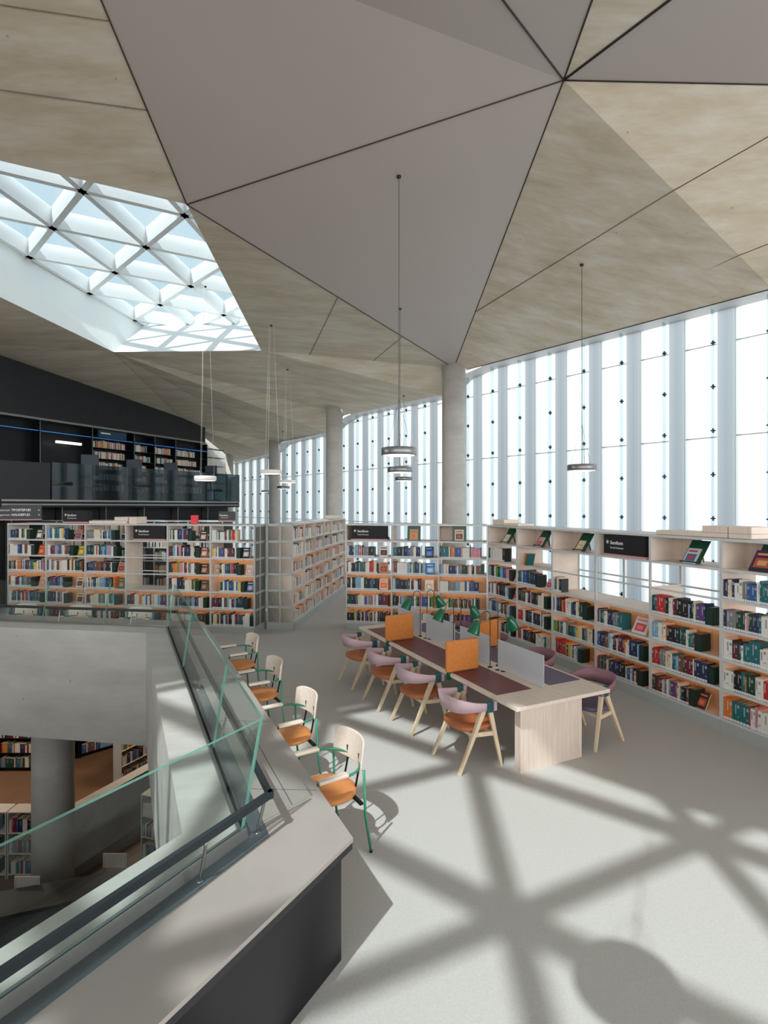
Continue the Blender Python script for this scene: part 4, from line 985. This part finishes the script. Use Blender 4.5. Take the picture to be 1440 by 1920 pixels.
def pane(a0, a1, b0, b1, z1=1.474):
    g0, g1, g2, g3 = Vector((a0.x, a0.y, .775)), Vector((a1.x, a1.y, .775)), Vector((b1.x, b1.y, z1)), Vector((b0.x, b0.y, z1))
    n_ = (g1-g0).cross(g3-g0).normalized()*.009
    m = MB(); m.add([g0+n_, g1+n_, g2+n_, g3+n_, g0-n_, g1-n_, g2-n_, g3-n_], [(0, 1, 2, 3), (7, 6, 5, 4)], 0)
    o = m.build('glass_pane', M_glass, gb)
    m = MB(); m.add([g0+n_, g1+n_, g2+n_, g3+n_, g0-n_, g1-n_, g2-n_, g3-n_], [(3, 2, 6, 7), (1, 5, 6, 2), (0, 3, 7, 4)], 0); m.build('glass_edge', M_glassedge, o)
tc0, tc1 = Vector((-.80, 3.4)), None
# glass leans: its top lies a little further from the camera on the near leg, nearer the desk on the far leg
topN = [p for p in line(.50)]
cb, ct = gl0[1], topN[1]
def lp2(base, top, i, t0, t1, n_):
    d = (base[i+1]-base[i]); e_ = (top[i+1]-top[i]); return base[i]+d*t0, base[i]+d*t1, top[i]+e_*t0, top[i]+e_*t1
for i, cuts in ((0, (0, .35, .68, .997)), (1, (.003, .2, .6, .997)), (2, (.003, .12, .24, .36, .5, .7, 1))):
    for t0, t1 in zip(cuts, cuts[1:]): pane(*lp2(gl0, topN, i, t0+.0008, t1-.0008, 0))
hr = empty('handrail', 'dark steel handrail on thin posts above the parapet desk', 'handrail')
hl = line(.46)
mb = MB()
for i, (t0, t1) in ((0, (0, 1)), (1, (0, 1)), (2, (0, 1))):
    p, q = hl[i], hl[i+1]; d = (q-p).normalized(); p2 = p-(d*.02 if i else d*0); q2 = q+(d*.02 if i < 2 else d*0)
    mb.bar((p2.x, p2.y, 1.0), (q2.x, q2.y, 1.0), .03, .03, ta=.045)
mb.build('rail_bar', M_rail, hr)
foot = line(.52)
for i, s_ in ((0, .46), (0, 2.0), (1, .05), (1, 1.5), (1, 3.0), (1, 4.6), (2, .8), (2, 2.2), (2, 3.6), (2, 5.0)):
    d = (hl[i+1]-hl[i]).normalized(); base_ = foot[i+1] if i == 0 else foot[i]; tp = hl[i+1] if i == 0 else hl[i]
    sg = -1 if i == 0 else 1
    f_ = base_+d*sg*(s_+.0); h_ = tp+d*sg*(s_+.04)
    MB().tube([(f_.x, f_.y, .70), (lerp(f_, h_, .1).x, lerp(f_, h_, .1).y, .76), (lerp(f_, h_, .85).x, lerp(f_, h_, .85).y, .93), (h_.x, h_.y, .99)], .010, 8).lathe([(0, .70), (.018, .70), (.018, .735), (0, .735)], 12, 0, Matrix.Translation((f_.x, f_.y, 0))).build('rail_post', M_steel, hr)

# ------------------------------------------------------------------ green tube chairs at the desk
def tube_chair(label, group, wood):
    t = empty('tube_armchair', label, 'chair', group)
    for sx in (-1, 1):
        MB().tube([(sx*.30, -.24, 0), (sx*.275, -.20, .30), (sx*.27, -.19, .66)], .011, 10).build('leg', M_green, t)
        MB().tube([(sx*.275, .27, 0), (sx*.26, .24, .42), (sx*.255, .22, .64)], .011, 10).build('leg', M_green, t)
        MB().lathe([(0, 0), (.014, 0), (.014, .015), (0, .015)], 12).build('foot_cap', M_blacksteel, t, loc=(sx*.30, -.24, 0))
        b_ = MB().box(-.032, .032, -.13, .13, 0, .028).build('armrest', wood, t, loc=(sx*.268, .09, .655)); bevel(b_, .01, 3)
    pts = [(.255, .22, .645)]+[(.27*math.cos(a), -.04-.22*math.sin(a), .655) for a in [PI*k/14 for k in range(15)]]+[(-.255, .22, .645)]
    MB().tube(pts, .011, 10).build('arm_tube', M_green, t)
    m = MB(); m.bar((-.27, -.17, .395), (.27, -.17, .395), .03, .03, ta=.02); m.bar((-.26, .18, .395), (.26, .18, .395), .03, .03, ta=.02); m.build('seat_bracket', M_blacksteel, t)
    o = MB().lathe([(0, .41), (.20, .41), (.235, .425), (.238, .445), (.215, .468), (.1, .474), (0, .475)], 40).build('seat', M_leathero, t)
    for sx in (-.1, .1): MB().tube([(sx, -.2, .41), (sx, -.245, .62), (sx, -.24, .72)], .009, 8).build('back_post', M_blacksteel, t)
    m = MB(); vs = []; K_ = 16
    for k in range(K_+1):
        a = (k/K_-.5)*1.5; rr = .36
        x = rr*math.sin(a); y = -.25-.0+ (rr-rr*math.cos(a))*.8
        e_ = (abs(k/K_-.5)*2)**5*.03
        for dy, z in ((0, .62+e_), (0, .86-e_), (-.018, .86-e_), (-.018, .62+e_)): vs.append((x, y+dy-(z-.7)*.12, z))
    fs = []
    for k in range(K_):
        for j in range(4): l = (j+1) % 4; fs.append((k*4+j, (k+1)*4+j, (k+1)*4+l, k*4+l))
    fs += [(0, 1, 2, 3), tuple(K_*4+j for j in (3, 2, 1, 0))]
    m.add(vs, fs); bevel(m.build('backrest', wood, t), .006, 2)
    return t
gcl = ['green tube armchair nearest the camera at the parapet desk', 'second green tube armchair from the camera at the parapet desk', 'third green tube armchair from the camera at the parapet desk', 'fourth green tube armchair, partly hidden behind the glass corner']
gc = tube_chair(gcl[0], 'green tube armchairs along the parapet desk', M_pinkwood)
ga_ = math.atan2(nF.y, nF.x)-PI/2+.11
for k, (ee, nn_) in enumerate(((1.14, -.25), (2.32, -.25), (3.66, -.25), (5.05, -.27))):
    p = C1+dF*ee+nF*nn_
    if k == 0: gc.location = (p.x, p.y, 0); gc.rotation_euler = (0, 0, ga_)
    else: dup(gc, (p.x, p.y, 0), ga_, gcl[k])
gt_ = math.atan2(nT.y, nT.x)-PI/2
for k, px in enumerate((18, 133, 255)):
    x = (px-CX)/F*10.2; dup(gc, (x, 10.12+(k-2)*-.16, 0), gt_, ['wooden backed armchair behind the far glass rail, at photo edge', 'wooden backed armchair behind the far glass rail, middle one', 'wooden backed armchair behind the far glass rail, closest to the corner'][k], 'armchairs behind the far side of the atrium')

# ------------------------------------------------------------------ pendant lamps
def pendant(px, py, Y, dpx, body, label, cables=1, h=.13):
    p = on(px, py, Y); r = dpx/F*Y/2; zc = ceil_z(p.x, p.y); hh = h*r/.3
    t = empty('pendant_lamp', label, 'lamp', None, p)
    MB().lathe([(0, hh/2), (r*.96, hh/2), (r, hh/2-.01), (r, -hh/2+.01), (r*.97, -hh/2), (r*.92, -hh/2), (r*.92, -hh/2+.02), (0, -hh/2+.02)], 48).build('lamp_housing', body, t)
    MB().lathe([(0, -hh/2+.015), (r*.91, -hh/2+.015), (r*.91, -hh/2+.002), (0, -hh/2+.002)], 48).build('diffuser', M_diff, t)
    H = zc-p.z
    if cables == 1:
        MB().tube([(0, 0, hh/2), (0, 0, H)], .006, 6).build('cable', M_cable, t)
    for k in range(3):
        a = k*2*PI/3+.4; z0 = min(H*.9, .9) if cables == 1 else min(H, H)
        MB().tube([(r*.8*math.cos(a), r*.8*math.sin(a), hh/2), ((0 if cables == 1 else r*.25*math.cos(a)), (0 if cables == 1 else r*.25*math.sin(a)), z0)], .003, 5).build('cable', M_cable if cables == 1 else M_lampw, t)
    MB().lathe([(0, H-.03), (.035, H-.03), (.04, H), (0, H)], 16).build('ceiling_cup', M_dark, t)
    return t
pendant(748, 847, 9.1, 66, M_alu, 'largest aluminium ring pendant lamp, hanging above the study table')
pendant(750, 881, 13.0, 47, M_alu, 'second aluminium ring pendant lamp, just below the largest in view')
pendant(757, 898, 18.0, 33, M_alu, 'smallest aluminium ring pendant lamp of the stacked three')
pendant(1091, 877, 11.0, 53, M_alu, 'lone aluminium ring pendant lamp in front of the bright glass at right')
pendant(508, 885, 14.3, 41, M_lampw, 'white disc pendant lamp in front of the shaded column', 3, .1)
pendant(539, 903, 17.6, 34, M_lampw, 'smaller white disc pendant lamp right of the shaded column', 3, .08)
pendant(531, 914, 24.0, 24, M_alu, 'tiny grey pendant lamp below the smaller white disc')
pendant(497, 921, 28.0, 14, M_alu, 'tiny dark pendant lamp left of the shaded column')
pendant(385, 897, 15.0, 40, M_lampw, 'white drum pendant lamp in front of the dark balcony glass', 3)
t = pendant(748, 847, 9.1, 66, M_alu, 'grey ring pendant lamp overhead whose round shadow falls on the carpet')
zz = 4.2; t.location = (1.43-SUN[0]*zz, 3.13-SUN[1]*zz, zz)
for c_ in t.children:
    if c_.name.startswith('cable') and len(c_.data.vertices) == 12: c_.scale = (1, 1, 1.05)
